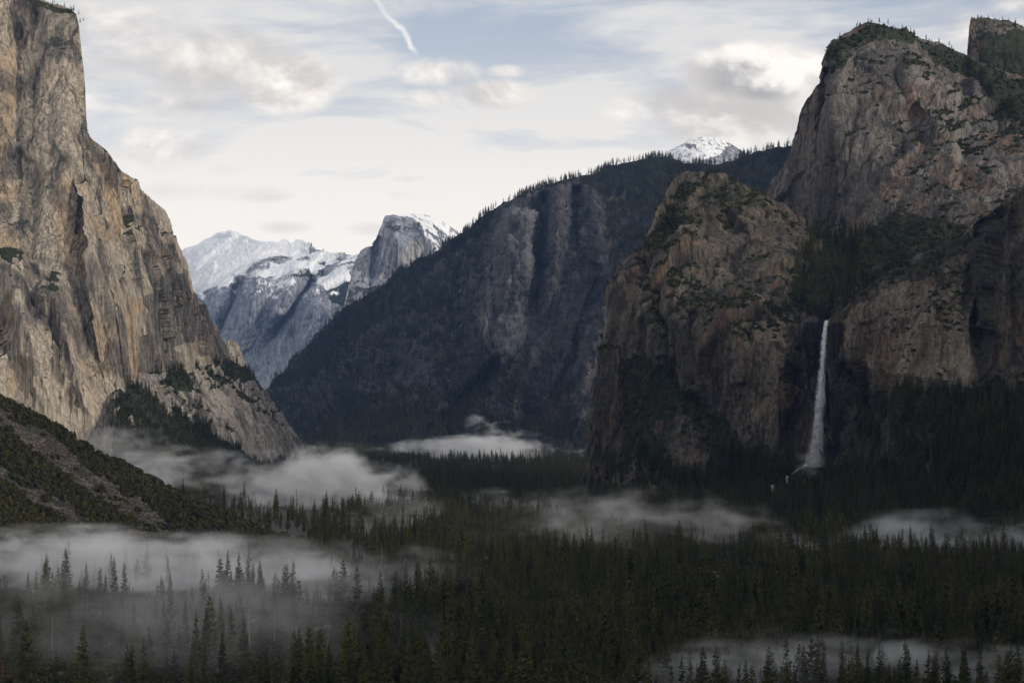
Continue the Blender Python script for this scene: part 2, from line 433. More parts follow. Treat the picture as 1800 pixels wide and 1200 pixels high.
# --- left granite wall
wall = mountain('granite_cliff', [((-330, -150), (-330, 790)), ((0, -14), (0, 800)), ((70, 0), (60, 803)), ((95, 6), (85, 804)), ((120, 14), (105, 805)), ((134, 24), (120, 806)), ((139, 45), (130, 806)), ((143, 90), (142, 806)),
    ((149, 140), (152, 806)), ((151, 190), (162, 806)), ((153, 230), (172, 806)), ((165, 300), (186, 805)), ((180, 370), (198, 804)), ((192, 430), (207, 803)), ((204, 520), (217, 801)), ((212, 600), (226, 799)), ((225, 700), (236, 796)), ((241, 787), (243, 793))],
    [(-330, -150, 3700), (0, -10, 3860), (137, 26, 3860), (150, 225, 3720), (200, 480, 3560), (225, 700, 3470), (242, 790, 3420), (0, 790, 3260), (-330, 790, 2900), (0, 400, 3560), (90, 300, 3640), (100, 550, 3480), (-330, 400, 3400), (110, 800, 3330)],
    'elcap', step=1.55, disp=(15, 150, 3.4, 40, 0.7), zstretch=10.0, jag=3.0, stain_amt=0.75, warm_amt=0.55, veg_slope=(0.72, 0.9), back=500, apron=250,
    ribs=[([(20, 480), (60, 620), (120, 800)], 26, 70), ([(95, 520), (130, 640), (180, 800)], 22, 60), ([(30, 60), (28, 420)], 14, -30), ([(60, 30), (55, 600)], 12, -26), ([(110, 90), (115, 420)], 16, 25)],
    polys=[('stain', 0.45, [(20, 0), (66, 0), (62, 260), (70, 560), (45, 600), (30, 300)]), ('stain', 0.35, [(66, 0), (137, 20), (140, 75), (60, 90)]), ('warm', 0.5, [(0, 90), (24, 90), (20, 290), (0, 300)]),
           ('stain', -0.4, [(0, 470), (60, 560), (240, 790), (0, 800)]), ('veg', 0.6, [(40, -5), (137, 22), (137, 30), (60, 12)])],
    label='towering tan granite cliff filling the left edge of the valley', cat='cliff', seed=1.0)
mountain('wall', [((112, 225), (196, 700)), ((150, 226), (214, 690)), ((158, 240), (222, 684)), ((175, 256), (232, 678)), ((190, 270), (240, 674)), ((215, 300), (256, 668)), ((250, 335), (276, 664)), ((290, 370), (300, 660)), ((305, 410), (322, 657)), ((322, 455), (340, 655)),
    ((342, 510), (358, 654)), ((365, 560), (376, 653)), ((390, 600), (394, 651)), ((400, 622), (404, 655)), ((409, 642), (411, 660))],
    [(112, 225, 3900), (150, 226, 3760), (175, 330, 3700), (200, 480, 3620), (214, 690, 3560), (250, 335, 4080), (290, 370, 4250), (342, 510, 4350), (409, 642, 4500), (300, 655, 3900), (250, 550, 3760), (300, 500, 4000), (350, 650, 4180), (240, 450, 3800)],
    'elcap', step=1.45, disp=(24, 120, 6.5, 38, 1.2), zstretch=8.0, jag=3.5, stain_amt=0.85, warm_amt=0.5, veg_slope=(0.66, 0.85), parent=wall, back=350,
    ribs=[([(195, 270), (225, 450), (232, 650)], 10, 45), ([(240, 330), (285, 520), (300, 650)], 10, 45), ([(215, 330), (250, 560), (262, 650)], 9, -40), ([(300, 420), (345, 560), (360, 640)], 9, 40)],
    polys=[('stain', 0.75, [(245, 520), (300, 470), (345, 520), (405, 640), (320, 655), (240, 655)]), ('stain', 0.6, [(235, 330), (262, 345), (300, 520), (270, 540)]), ('warm', 0.6, [(160, 260), (200, 300), (215, 420), (190, 420)]), ('warm', 0.55, [(212, 540), (238, 520), (240, 655), (214, 655)]),
           ('stain', -0.6, [(313, 605), (345, 602), (365, 645), (330, 655)])], seed=4.0)
mountain('buttress', [((196, 650), (205, 835)), ((212, 655), (235, 838)), ((260, 655), (280, 836)), ((310, 650), (322, 832)), ((345, 645), (352, 830)), ((400, 638), (412, 824)), ((418, 640), (430, 822)), ((442, 652), (455, 820)), ((455, 672), (468, 818)), ((470, 690), (482, 816)), ((500, 738), (510, 813)), ((525, 768), (532, 812)), ((545, 785), (550, 811)), ((566, 806), (567, 812))],
    [(196, 650, 3600), (212, 655, 3560), (300, 652, 3900), (400, 638, 4480), (235, 838, 3250), (352, 830, 3560), (455, 820, 4100), (567, 812, 4800), (470, 690, 4560), (340, 740, 3800), (500, 740, 4600), (430, 720, 4250), (250, 750, 3450)],
    'butt', step=1.5, disp=(20, 90, 6, 36, 2.0), zstretch=2.0, tilt=0.5, jag=3.0, stain_amt=0.8, warm_amt=0.15, veg_slope=(0.62, 0.8), parent=wall, back=0, apron=320,
    ribs=[([(405, 645), (440, 720), (500, 800)], 25, 60), ([(300, 680), (360, 760), (430, 820)], 16, -50)],
    polys=[('veg', 0.95, [(205, 690), (250, 665), (290, 700), (330, 745), (420, 790), (470, 830), (200, 845)]), ('veg', 1.0, [(288, 655), (330, 652), (350, 685), (300, 695)]), ('stain', 0.25, [(440, 655), (500, 740), (560, 806), (520, 812), (440, 730)]),
           ('veg', 0.9, [(372, 640), (440, 648), (462, 680), (420, 668), (380, 660)]), ('veg', 0.8, [(400, 690), (470, 720), (478, 730), (410, 702)]), ('bare', 0.1, [(335, 690), (400, 680), (470, 760), (480, 805), (430, 770)]), ('bare', 0.3, [(225, 660), (290, 664), (310, 740), (290, 720), (260, 690)])], seed=7.0)

# --- pale rock behind it, the same granite
mountain('rock_dome', [((380, 640), (380, 690)), ((390, 606), (390, 692)), ((397, 597), (398, 694)), ((406, 595), (405, 695)), ((416, 600), (414, 697)), ((423, 612), (422, 698)), ((428, 630), (430, 700)), ((433, 650), (436, 700)), ((440, 690), (444, 702))],
    [(380, 640, 5900), (400, 597, 5860), (410, 640, 5750), (433, 650, 5900), (436, 700, 5800), (390, 690, 5700), (424, 612, 5900)], 'elcap', step=1.0, disp=(14, 90, 5, 40, 2), zstretch=3, jag=1.5, stain_amt=0.3, warm_amt=0.3, veg_slope=(0.8, 0.95), back=200,
    label='small pale rock dome peeking out behind the left cliff', cat='rock', seed=2.0)

# --- snowy mountain, far
mountain('snowy_mountain', [((270, 480), (270, 760)), ((300, 455), (300, 760)), ((325, 438), (330, 760)), ((360, 421), (365, 760)), ((390, 410), (395, 760)), ((406, 406), (410, 760)), ((420, 410), (424, 760)), ((440, 418), (445, 760)), ((475, 424), (480, 760)), ((490, 428), (494, 760)), ((497, 421), (501, 760)), ((505, 421), (509, 760)), ((512, 428), (516, 760)),
    ((519, 420), (523, 760)), ((530, 420), (534, 760)), ((546, 430), (550, 760)), ((552, 438), (556, 760)), ((575, 443), (580, 760)), ((600, 446), (605, 760)), ((628, 449), (633, 760)), ((665, 470), (670, 760)), ((720, 500), (725, 760))],
    [(270, 480, 17500), (406, 406, 17200), (520, 420, 16500), (628, 450, 15500), (720, 500, 15000), (300, 760, 14900), (470, 680, 14900), (600, 600, 14500), (720, 700, 14000), (350, 515, 15900), (440, 475, 15700), (540, 470, 15500), (470, 600, 15150), (400, 600, 15350), (560, 510, 15100), (500, 484, 15350)],
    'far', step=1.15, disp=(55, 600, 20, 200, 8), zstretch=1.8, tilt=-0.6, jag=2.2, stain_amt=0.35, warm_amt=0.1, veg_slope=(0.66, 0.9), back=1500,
    ribs=[([(455, 490), (440, 560), (425, 640)], 12, 170), ([(520, 480), (500, 530), (470, 580)], 12, 150), ([(610, 490), (560, 530), (520, 590)], 14, 180), ([(560, 560), (530, 620), (490, 670)], 16, 220), ([(420, 500), (400, 560), (380, 620)], 10, -300), ([(545, 500), (505, 560), (450, 640)], 10, -330)],
    polys=[('bare', 0.2, [(270, 380), (720, 380), (720, 760), (270, 760)]), ('snow', 0.45, [(330, 440), (640, 440), (640, 520), (540, 530), (330, 530)]),
           ('snow', 0.9, [(260, 380), (545, 400), (548, 450), (500, 448), (470, 452), (440, 466), (415, 488), (395, 505), (372, 498), (350, 512), (335, 500), (260, 520)]),
           ('snow', 0.95, [(455, 484), (480, 462), (520, 455), (550, 462), (578, 480), (560, 484), (520, 476), (500, 484), (470, 488)]), ('snow', 0.62, [(545, 440), (632, 448), (626, 470), (600, 470), (560, 462), (548, 452)]),
           ('snow', 0.92, [(560, 505), (580, 488), (612, 474), (612, 490), (600, 503), (575, 512)]), ('snow', 0.9, [(486, 500), (498, 497), (497, 505), (488, 507)]), ('snow', 0.8, [(340, 512), (352, 508), (356, 522), (346, 518)]), ('snow', 0.8, [(410, 500), (420, 494), (410, 514), (404, 516)]),
           ('veg', 0.75, [(520, 455), (550, 440), (600, 455), (600, 462), (560, 466)]), ('veg', 0.8, [(492, 480), (570, 484), (575, 492), (540, 488), (500, 490)]), ('veg', 0.9, [(575, 515), (612, 494), (640, 510), (640, 545), (590, 535)])],
    label='snow covered mountain with haze-tinted blue grey cliffs at the head of the valley', cat='mountain', seed=12.0)

# --- half round dome with a sheer face
mountain('granite_dome', [((606, 530), (600, 640)), ((616, 492), (616, 640)), ((621, 468), (622, 640)), ((627, 453), (628, 640)), ((634, 440), (636, 640)), ((645, 434), (646, 640)), ((655, 432), (657, 640)), ((661, 420), (663, 640)), ((667, 402), (669, 640)), ((673, 386), (675, 640)), ((677, 378), (680, 640)), ((690, 377), (692, 640)), ((705, 379), (707, 640)),
    ((722, 376), (724, 640)), ((740, 375), (742, 640)), ((757, 379), (760, 640)), ((775, 387), (778, 640)), ((790, 397), (794, 640)), ((803, 406), (808, 640)), ((840, 440), (850, 640))],
    [(606, 530, 12500), (627, 453, 12900), (655, 432, 12950), (675, 382, 12950), (690, 400, 12750), (720, 440, 12780), (740, 470, 12800), (680, 480, 12650), (640, 500, 12600), (722, 376, 13300), (745, 376, 13500), (760, 400, 13050), (790, 400, 13500), (775, 440, 12900), (803, 406, 13700), (850, 640, 12500), (600, 640, 12100), (700, 640, 12200), (732, 396, 12860), (748, 420, 12850)],
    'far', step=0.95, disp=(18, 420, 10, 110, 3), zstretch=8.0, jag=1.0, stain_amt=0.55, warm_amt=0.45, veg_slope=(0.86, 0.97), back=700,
    ribs=[([(662, 425), (655, 480), (645, 520)], 6, -160), ([(690, 384), (728, 388), (746, 412), (752, 445)], 4, 60)],
    polys=[('snow', 0.66, [(678, 372), (745, 370), (780, 384), (808, 404), (790, 412), (775, 405), (765, 398), (757, 418), (752, 428), (745, 408), (733, 392), (712, 384)]), ('snow', 0.45, [(745, 400), (810, 400), (800, 430), (760, 440)]),
           ('warm', 0.5, [(715, 420), (748, 420), (750, 470), (690, 490), (700, 440)]), ('stain', 0.4, [(674, 384), (690, 386), (700, 480), (660, 520)]), ('stain', 0.3, [(612, 450), (660, 430), (650, 520), (612, 520)]), ('veg', 0.6, [(612, 500), (640, 505), (700, 500), (640, 530), (610, 530)])],
    label='half dome of bare granite with sheer face and snowy crown', cat='mountain', seed=15.0)

# --- dark forested ridge in the middle distance
mountain('forested_ridge', [((440, 715), (540, 800)), ((470, 680), (562, 800)), ((500, 650), (590, 800)), ((545, 602), (622, 800)), ((572, 574), (648, 800)), ((620, 532), (690, 799)), ((660, 506), (722, 798)), ((700, 480), (752, 798)), ((760, 449), (802, 798)), ((800, 418), (836, 798)), ((830, 395), (862, 798)), ((858, 370), (886, 798)), ((880, 357), (906, 798)), ((905, 346), (930, 798)), ((935, 334), (955, 798)), ((965, 325), (980, 798)),
    ((1000, 313), (1010, 798)), ((1050, 301), (1050, 798)), ((1100, 287), (1095, 800)), ((1150, 275), (1140, 800)), ((1175, 276), (1165, 800)), ((1200, 286), (1190, 800)), ((1260, 290), (1240, 800)), ((1305, 278), (1280, 800)), ((1330, 266), (1300, 800)), ((1390, 257), (1350, 800)), ((1470, 245), (1450, 800))],
    [(440, 715, 9300), (470, 680, 9100), (620, 532, 8600), (760, 440, 8300), (880, 357, 7700), (1050, 301, 7700), (1200, 270, 7800), (1390, 257, 7300), (1470, 245, 7000), (540, 800, 6900), (700, 798, 6300), (900, 798, 6000), (1050, 798, 5700), (1300, 800, 5200), (560, 690, 8100), (700, 600, 7600), (850, 560, 7000), (960, 560, 6800), (1100, 500, 6700), (1200, 450, 6600), (800, 700, 6650), (1000, 690, 6250), (620, 720, 7300)],
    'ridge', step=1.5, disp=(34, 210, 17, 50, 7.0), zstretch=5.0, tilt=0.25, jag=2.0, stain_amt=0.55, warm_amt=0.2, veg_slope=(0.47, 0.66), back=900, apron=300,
    ribs=[([(900, 360), (895, 470), (890, 600)], 24, 190), ([(928, 385), (925, 480), (905, 600)], 10, 110), ([(862, 420), (845, 560), (815, 700)], 14, 150), ([(985, 330), (975, 470), (950, 620)], 12, 120), ([(1035, 325), (1050, 400), (1050, 520)], 12, 120), ([(955, 350), (948, 480), (930, 600)], 9, -170), ([(1010, 330), (1015, 430), (1060, 490)], 8, -170),
          ([(1085, 480), (1040, 620), (1005, 760)], 20, 240), ([(1060, 500), (1010, 640), (960, 760)], 12, -150), ([(880, 640), (800, 720), (740, 790)], 14, -170), ([(640, 560), (680, 640), (720, 680)], 24, 160), ([(840, 440), (790, 560), (740, 640)], 16, -160), ([(700, 640), (640, 700), (600, 760)], 16, -140), ([(930, 640), (900, 720), (870, 780)], 18, 170), ([(560, 640), (590, 720), (610, 790)], 16, 130)],
    polys=[('stain', -0.85, [(870, 372), (905, 352), (936, 380), (942, 560), (900, 640), (850, 640), (856, 480)]), ('stain', -0.2, [(975, 330), (1050, 320), (1055, 400), (1000, 480), (960, 480)]), ('stain', -0.3, [(1085, 500), (1060, 700), (1010, 765), (1030, 640)]), ('bare', 0.12, [(866, 350), (938, 345), (945, 600), (870, 640), (840, 560)]), ('bare', 0.3, [(960, 330), (1060, 320), (1075, 480), (1040, 640), (940, 720), (930, 600)]), ('veg', 0.9, [(560, 740), (700, 720), (1010, 740), (1010, 800), (560, 800)]), ('bare', 0.35, [(690, 590), (760, 610), (740, 690), (680, 670)]),
           ('bare', 0.2, [(1085, 500), (1060, 740), (1000, 770), (1040, 640)]), ('warm', 0.9, [(870, 650), (890, 652), (770, 770), (740, 780)]), ('warm', 0.8, [(990, 690), (1010, 700), (930, 760), (910, 760)]), ('veg', 0.85, [(470, 690), (620, 535), (870, 360), (850, 400), (700, 520), (560, 660)]),
           ('veg', 0.9, [(1080, 290), (1400, 255), (1400, 330), (1180, 340), (1080, 330)])],
    label='long dark forested ridge with a rock pillar behind the valley', cat='ridge', seed=20.0)
mountain('snowy_dome', [((1150, 290), (1150, 330)), ((1172, 270), (1172, 330)), ((1190, 258), (1190, 330)), ((1212, 247), (1212, 330)), ((1238, 240), (1238, 330)), ((1262, 243), (1262, 330)), ((1285, 252), (1285, 330)), ((1310, 267), (1310, 330)), ((1335, 290), (1335, 330))],
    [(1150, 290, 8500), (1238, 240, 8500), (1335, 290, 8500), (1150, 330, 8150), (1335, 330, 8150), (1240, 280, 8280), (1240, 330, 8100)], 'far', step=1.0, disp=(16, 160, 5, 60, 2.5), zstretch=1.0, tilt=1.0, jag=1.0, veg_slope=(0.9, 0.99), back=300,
    polys=[('snow', 0.64, [(1150, 230), (1250, 230), (1285, 252), (1270, 275), (1225, 285), (1180, 290), (1140, 300)]), ('bare', 0.1, [(1100, 200), (1400, 200), (1400, 340), (1100, 340)])],
    label='small snow dusted granite dome above the forested ridge', cat='dome', seed=23.0)

# --- high rocks on the right
mountain('rock_spire', [((1690, 130), (1690, 260)), ((1700, 95), (1700, 260)), ((1702, 70), (1704, 260)), ((1703, 45), (1708, 260)), ((1707, 30), (1713, 260)), ((1722, 28), (1726, 260)), ((1745, 33), (1748, 260)), ((1770, 38), (1772, 260)), ((1800, 49), (1800, 260)), ((1860, 80), (1860, 260)), ((2060, 160), (2060, 300))],
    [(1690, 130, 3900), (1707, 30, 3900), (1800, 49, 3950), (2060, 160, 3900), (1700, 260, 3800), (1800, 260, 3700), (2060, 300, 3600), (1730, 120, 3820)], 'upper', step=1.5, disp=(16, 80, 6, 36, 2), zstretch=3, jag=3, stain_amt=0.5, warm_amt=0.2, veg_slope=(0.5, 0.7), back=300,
    polys=[('veg', 0.85, [(1726, 60), (1800, 60), (2060, 170), (2060, 300), (1700, 300), (1712, 140)]), ('warm', 0.35, [(1700, 30), (1722, 30), (1718, 110), (1700, 110)])],
    label='dark tree covered rock spire at the upper right corner', cat='rock', seed=27.0)
mountain('rock_massif', [((1340, 345), (1350, 420)), ((1354, 322), (1362, 430)), ((1372, 300), (1378, 440)), ((1387, 277), (1392, 450)), ((1395, 244), (1402, 455)), ((1402, 212), (1412, 460)), ((1410, 187), (1424, 465)), ((1421, 169), (1436, 470)), ((1434, 154), (1446, 472)), ((1446, 144), (1456, 474)), ((1449, 112), (1468, 476)), ((1457, 84), (1482, 478)), ((1476, 61), (1500, 480)), ((1500, 49), (1522, 480)), ((1522, 40), (1542, 482)), ((1556, 47), (1574, 484)), ((1586, 51), (1602, 486)), ((1612, 64), (1626, 486)),
    ((1650, 76), (1660, 486)), ((1690, 92), (1698, 486)), ((1720, 108), (1726, 480)), ((1760, 118), (1764, 470)), ((1800, 135), (1804, 460)), ((1860, 165), (1860, 460)), ((2080, 250), (2080, 460))],
    [(1340, 345, 3650), (1395, 244, 3600), (1446, 144, 3480), (1449, 112, 3480), (1522, 40, 3560), (1612, 64, 3580), (1700, 95, 3620), (1800, 135, 3600), (2080, 250, 3400), (1470, 250, 3330), (1550, 250, 3290), (1500, 400, 3220), (1400, 430, 3480), (1620, 220, 3350), (1700, 250, 3280), (1800, 280, 3130), (1650, 400, 3080), (1800, 460, 2900), (2080, 460, 2800), (1545, 110, 3440), (1480, 480, 3180)],
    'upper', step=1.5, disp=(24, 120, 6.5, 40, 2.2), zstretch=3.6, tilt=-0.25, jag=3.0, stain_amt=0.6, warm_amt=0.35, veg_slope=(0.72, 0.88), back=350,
    ribs=[([(1452, 130), (1440, 260), (1425, 390)], 8, -50), ([(1475, 90), (1470, 260), (1460, 400)], 14, 45), ([(1690, 120), (1760, 200), (1800, 240)], 16, -60), ([(1600, 130), (1650, 220), (1700, 300)], 18, 50)],
    polys=[('veg', 0.7, [(1458, 84), (1522, 42), (1612, 64), (1600, 80), (1540, 80), (1510, 90), (1480, 110), (1465, 130)]), ('veg', 0.75, [(1600, 66), (1700, 95), (1760, 118), (1740, 150), (1700, 130), (1640, 100)]), ('veg', 0.9, [(1740, 120), (1900, 160), (1900, 220), (1800, 205), (1750, 190), (1725, 140)]),
           ('veg', 0.9, [(1500, 410), (1560, 370), (1640, 380), (1700, 395), (1700, 490), (1480, 490)]), ('warm', 0.5, [(1585, 155), (1620, 160), (1630, 200), (1600, 200)]), ('warm', 0.55, [(1720, 220), (1800, 235), (1800, 285), (1730, 270)]), ('warm', 0.35, [(1640, 290), (1760, 300), (1740, 345), (1640, 330)]),
           ('stain', -0.4, [(1600, 120), (1680, 140), (1780, 330), (1640, 280)]), ('stain', 0.35, [(1500, 90), (1590, 90), (1600, 150), (1520, 190)]), ('warm', 0.5, [(1495, 370), (1520, 372), (1518, 408), (1495, 405)])],
    label='massive grey granite rock rising at the upper right', cat='cliff', seed=30.0)
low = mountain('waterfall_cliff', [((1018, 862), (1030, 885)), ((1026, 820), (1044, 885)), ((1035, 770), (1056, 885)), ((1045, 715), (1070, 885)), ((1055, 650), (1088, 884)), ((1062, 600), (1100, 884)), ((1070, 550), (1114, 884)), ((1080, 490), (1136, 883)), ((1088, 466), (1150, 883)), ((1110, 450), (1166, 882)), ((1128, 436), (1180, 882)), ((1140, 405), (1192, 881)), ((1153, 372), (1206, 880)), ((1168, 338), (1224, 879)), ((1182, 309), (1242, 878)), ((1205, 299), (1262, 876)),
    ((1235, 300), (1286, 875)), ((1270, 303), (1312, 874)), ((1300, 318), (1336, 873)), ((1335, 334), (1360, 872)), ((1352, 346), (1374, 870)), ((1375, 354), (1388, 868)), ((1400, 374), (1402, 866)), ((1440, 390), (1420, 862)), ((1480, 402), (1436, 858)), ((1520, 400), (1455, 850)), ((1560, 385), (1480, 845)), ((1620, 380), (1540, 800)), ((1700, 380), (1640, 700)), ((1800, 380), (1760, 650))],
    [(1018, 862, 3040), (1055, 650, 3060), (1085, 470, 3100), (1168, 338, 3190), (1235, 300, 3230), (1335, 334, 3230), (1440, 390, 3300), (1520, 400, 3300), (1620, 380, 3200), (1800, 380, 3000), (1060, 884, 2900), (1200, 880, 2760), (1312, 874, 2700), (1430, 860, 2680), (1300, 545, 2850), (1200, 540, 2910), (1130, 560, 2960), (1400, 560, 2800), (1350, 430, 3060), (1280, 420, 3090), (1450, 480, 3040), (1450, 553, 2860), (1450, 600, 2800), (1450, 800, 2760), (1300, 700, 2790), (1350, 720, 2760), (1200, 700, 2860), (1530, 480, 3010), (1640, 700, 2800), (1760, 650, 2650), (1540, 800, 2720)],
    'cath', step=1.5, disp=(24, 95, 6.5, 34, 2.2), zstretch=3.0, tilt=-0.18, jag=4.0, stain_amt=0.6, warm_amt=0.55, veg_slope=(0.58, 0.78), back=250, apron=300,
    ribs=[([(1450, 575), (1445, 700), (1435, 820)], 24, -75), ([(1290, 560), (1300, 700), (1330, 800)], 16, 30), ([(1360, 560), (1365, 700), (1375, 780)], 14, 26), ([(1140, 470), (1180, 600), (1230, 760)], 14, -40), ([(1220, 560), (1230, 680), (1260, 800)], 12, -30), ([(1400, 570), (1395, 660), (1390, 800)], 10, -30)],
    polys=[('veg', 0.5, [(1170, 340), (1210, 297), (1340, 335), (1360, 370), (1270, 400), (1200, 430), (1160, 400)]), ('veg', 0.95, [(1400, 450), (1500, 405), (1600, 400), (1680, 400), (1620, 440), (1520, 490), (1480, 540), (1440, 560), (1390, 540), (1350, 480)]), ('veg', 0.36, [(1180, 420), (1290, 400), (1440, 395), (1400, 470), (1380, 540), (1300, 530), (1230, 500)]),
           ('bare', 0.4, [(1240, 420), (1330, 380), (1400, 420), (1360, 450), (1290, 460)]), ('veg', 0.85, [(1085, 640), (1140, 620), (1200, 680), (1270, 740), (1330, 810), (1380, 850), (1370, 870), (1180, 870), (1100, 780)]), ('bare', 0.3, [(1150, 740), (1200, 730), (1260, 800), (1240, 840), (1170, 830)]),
           ('stain', 0.95, [(1410, 570), (1480, 560), (1490, 840), (1385, 850), (1375, 740), (1400, 680)]), ('bare', 0.05, [(1405, 560), (1480, 552), (1490, 840), (1385, 850)]), ('veg', 0.95, [(1340, 820), (1480, 830), (1480, 870), (1300, 880)]),  # alcove around the fall is toned near-black
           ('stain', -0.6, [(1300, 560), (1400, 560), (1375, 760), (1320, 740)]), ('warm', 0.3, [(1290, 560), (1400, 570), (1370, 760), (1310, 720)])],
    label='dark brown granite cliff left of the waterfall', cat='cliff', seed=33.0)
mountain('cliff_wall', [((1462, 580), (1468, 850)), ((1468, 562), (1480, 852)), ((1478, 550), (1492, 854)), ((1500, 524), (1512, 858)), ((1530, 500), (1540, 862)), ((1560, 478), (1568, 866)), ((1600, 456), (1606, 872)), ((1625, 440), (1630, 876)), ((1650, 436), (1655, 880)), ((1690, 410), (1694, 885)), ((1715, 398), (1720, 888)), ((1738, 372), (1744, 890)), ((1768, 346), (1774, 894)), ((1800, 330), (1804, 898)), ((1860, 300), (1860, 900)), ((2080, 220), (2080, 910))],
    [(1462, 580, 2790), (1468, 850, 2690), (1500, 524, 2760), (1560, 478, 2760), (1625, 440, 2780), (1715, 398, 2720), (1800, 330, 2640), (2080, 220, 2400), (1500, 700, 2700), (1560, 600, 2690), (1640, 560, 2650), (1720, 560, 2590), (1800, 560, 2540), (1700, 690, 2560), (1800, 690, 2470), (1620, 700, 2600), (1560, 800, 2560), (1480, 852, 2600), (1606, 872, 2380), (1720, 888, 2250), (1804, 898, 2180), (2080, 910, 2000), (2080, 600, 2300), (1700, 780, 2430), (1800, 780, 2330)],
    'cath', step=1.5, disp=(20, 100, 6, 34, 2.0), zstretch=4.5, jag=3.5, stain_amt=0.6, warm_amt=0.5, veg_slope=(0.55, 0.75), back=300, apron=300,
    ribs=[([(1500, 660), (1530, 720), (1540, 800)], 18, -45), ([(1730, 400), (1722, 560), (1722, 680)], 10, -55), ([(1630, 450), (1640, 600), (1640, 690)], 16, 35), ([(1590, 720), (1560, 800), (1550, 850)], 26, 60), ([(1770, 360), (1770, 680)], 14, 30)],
    polys=[('stain', 0.9, [(1465, 580), (1480, 565), (1484, 650), (1515, 650), (1545, 700), (1540, 780), (1500, 830), (1465, 840)]), ('stain', 0.6, [(1714, 430), (1745, 380), (1756, 400), (1752, 560), (1745, 690), (1716, 690)]), ('stain', 0.35, [(1740, 375), (1800, 335), (1800, 400), (1760, 420)]), ('veg', 0.95, [(1640, 700), (1700, 690), (1810, 690), (2080, 690), (2080, 910), (1660, 900), (1600, 880), (1640, 800)]), ('veg', 0.8, [(1480, 835), (1600, 830), (1650, 900), (1470, 880)]),  # wall beside the fall is toned near-black in the first polygon
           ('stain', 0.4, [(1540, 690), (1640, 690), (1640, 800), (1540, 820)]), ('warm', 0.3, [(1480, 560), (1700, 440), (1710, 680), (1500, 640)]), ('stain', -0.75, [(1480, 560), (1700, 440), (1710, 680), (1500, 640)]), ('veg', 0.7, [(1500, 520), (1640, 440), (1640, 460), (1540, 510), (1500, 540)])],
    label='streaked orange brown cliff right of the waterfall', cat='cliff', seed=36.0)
# --- near hillside on the left
mountain('hillside', [((-320, 560), (-320, 985)), ((-100, 650), (-100, 985)), ((0, 697), (0, 984)), ((60, 728), (62, 983)), ((100, 750), (104, 982)), ((150, 783), (155, 981)), ((200, 807), (206, 980)), ((260, 838), (266, 979)), ((300, 860), (306, 978)), ((350, 886), (356, 977)), ((400, 904), (405, 976)), ((450, 926), (455, 975)), ((500, 944), (503, 974)), ((540, 957), (543, 973)), ((580, 968), (580, 974))],
    [(-320, 560, 2250), (0, 697, 2180), (150, 783, 2180), (300, 860, 2150), (450, 926, 2080), (580, 968, 1980), (-320, 985, 1720), (0, 984, 1780), (200, 980, 1840), (400, 976, 1900), (580, 974, 1960), (0, 840, 1950), (200, 890, 1990), (-320, 780, 1900)],
    'hill', step=1.5, disp=(5, 70, 1.6, 16, 1.2), zstretch=1.0, jag=2.0, stain_amt=0.2, warm_amt=0.2, veg_slope=(2, 3), back=350, apron=160, veg_bias=1.0,
    polys=[('bare', 0.30, [(-320, 560), (0, 718), (50, 745), (100, 775), (135, 805), (200, 845), (250, 880), (300, 918), (300, 945), (270, 942), (215, 905), (150, 865), (100, 825), (50, 785), (0, 750), (-320, 620)]), ('bare', 0.35, [(-320, 700), (0, 820), (40, 838), (90, 870), (130, 895), (175, 930), (160, 945), (110, 915), (60, 880), (0, 842), (-320, 730)]), ('bare', 0.2, [(180, 950), (240, 930), (290, 950), (260, 975), (200, 975)])],
    label='shrubby talus hillside sloping down from the left edge', cat='hillside', seed=40.0)
gy_, gx_ = np.meshgrid(np.linspace(-1400, 2300, 75), np.linspace(0, 1, 40), indexing='ij')  # added slope outside the view, keeps the sun off the valley floor
crest = 880 + 60 * np.sin(gy_ / 500.0)
vx = 640 + 0.06 * gy_ + gx_ * 900
vz = -20 + 790 * np.sin(np.clip(gx_, 0, 1) * math.pi / 2 * 1.0) ** 0.8 * (0.85 + 0.15 * np.sin(gy_ / 310.0 + 1))
VP = np.stack([vx, gy_, vz], -1); fl = VP.reshape(-1, 3)
VP[..., 2] += (60 * fbm(fl / 260, 4) + 25 * ridged(fl / 120, 3)).reshape(gx_.shape) * sstep(gx_, 0.0, 0.2)
vm_ = grid_mesh('added_shade_slope', VP); mk_ = np.zeros(VP.shape[:2] + (4,)); mk_[..., 0] = 0.45; set_col(vm_, 'mask', mk_)
tag(link('added_shade_slope', vm_, None, MAT['cath']), 'unseen rocky slope added beyond the right edge to shade the valley', 'hillside', kind='structure')
print('mountains', time.time() - T0)

# ------------------------------------------------------------------ valley floor
def floor_z(x, y):
    p = np.stack([x / 260, y / 260, np.zeros_like(x)], -1).reshape(-1, 3)
    base = 3.0 * fbm(p, 3).reshape(x.shape)
    near = sstep(-y, -430, -10)                        # the viewpoint's own slope
    return base + near * (CAMZ - 14)
ys = np.concatenate([np.linspace(-600, 900, 40), np.geomspace(920, 24000, 160)])
xs = np.linspace(-1, 1, 220)
YY, XX = np.meshgrid(ys, xs, indexing='ij')
XX = XX * (900 + np.maximum(YY, 0) * 0.6)
PF = np.stack([XX, YY, floor_z(XX, YY)], -1)
gm = bpy.data.materials.new('forest_floor'); gm.use_nodes = True
k = NT(gm.node_tree); out = k.add('ShaderNodeOutputMaterial'); b = k.add('ShaderNodeBsdfPrincipled'); k.l.new(b.outputs[0], out.inputs[0])
geo = k.add('ShaderNodeNewGeometry')
n1 = k.noise(geo.outputs['Position'], 0.02, 5); n2 = k.noise(geo.outputs['Position'], 0.3, 4)
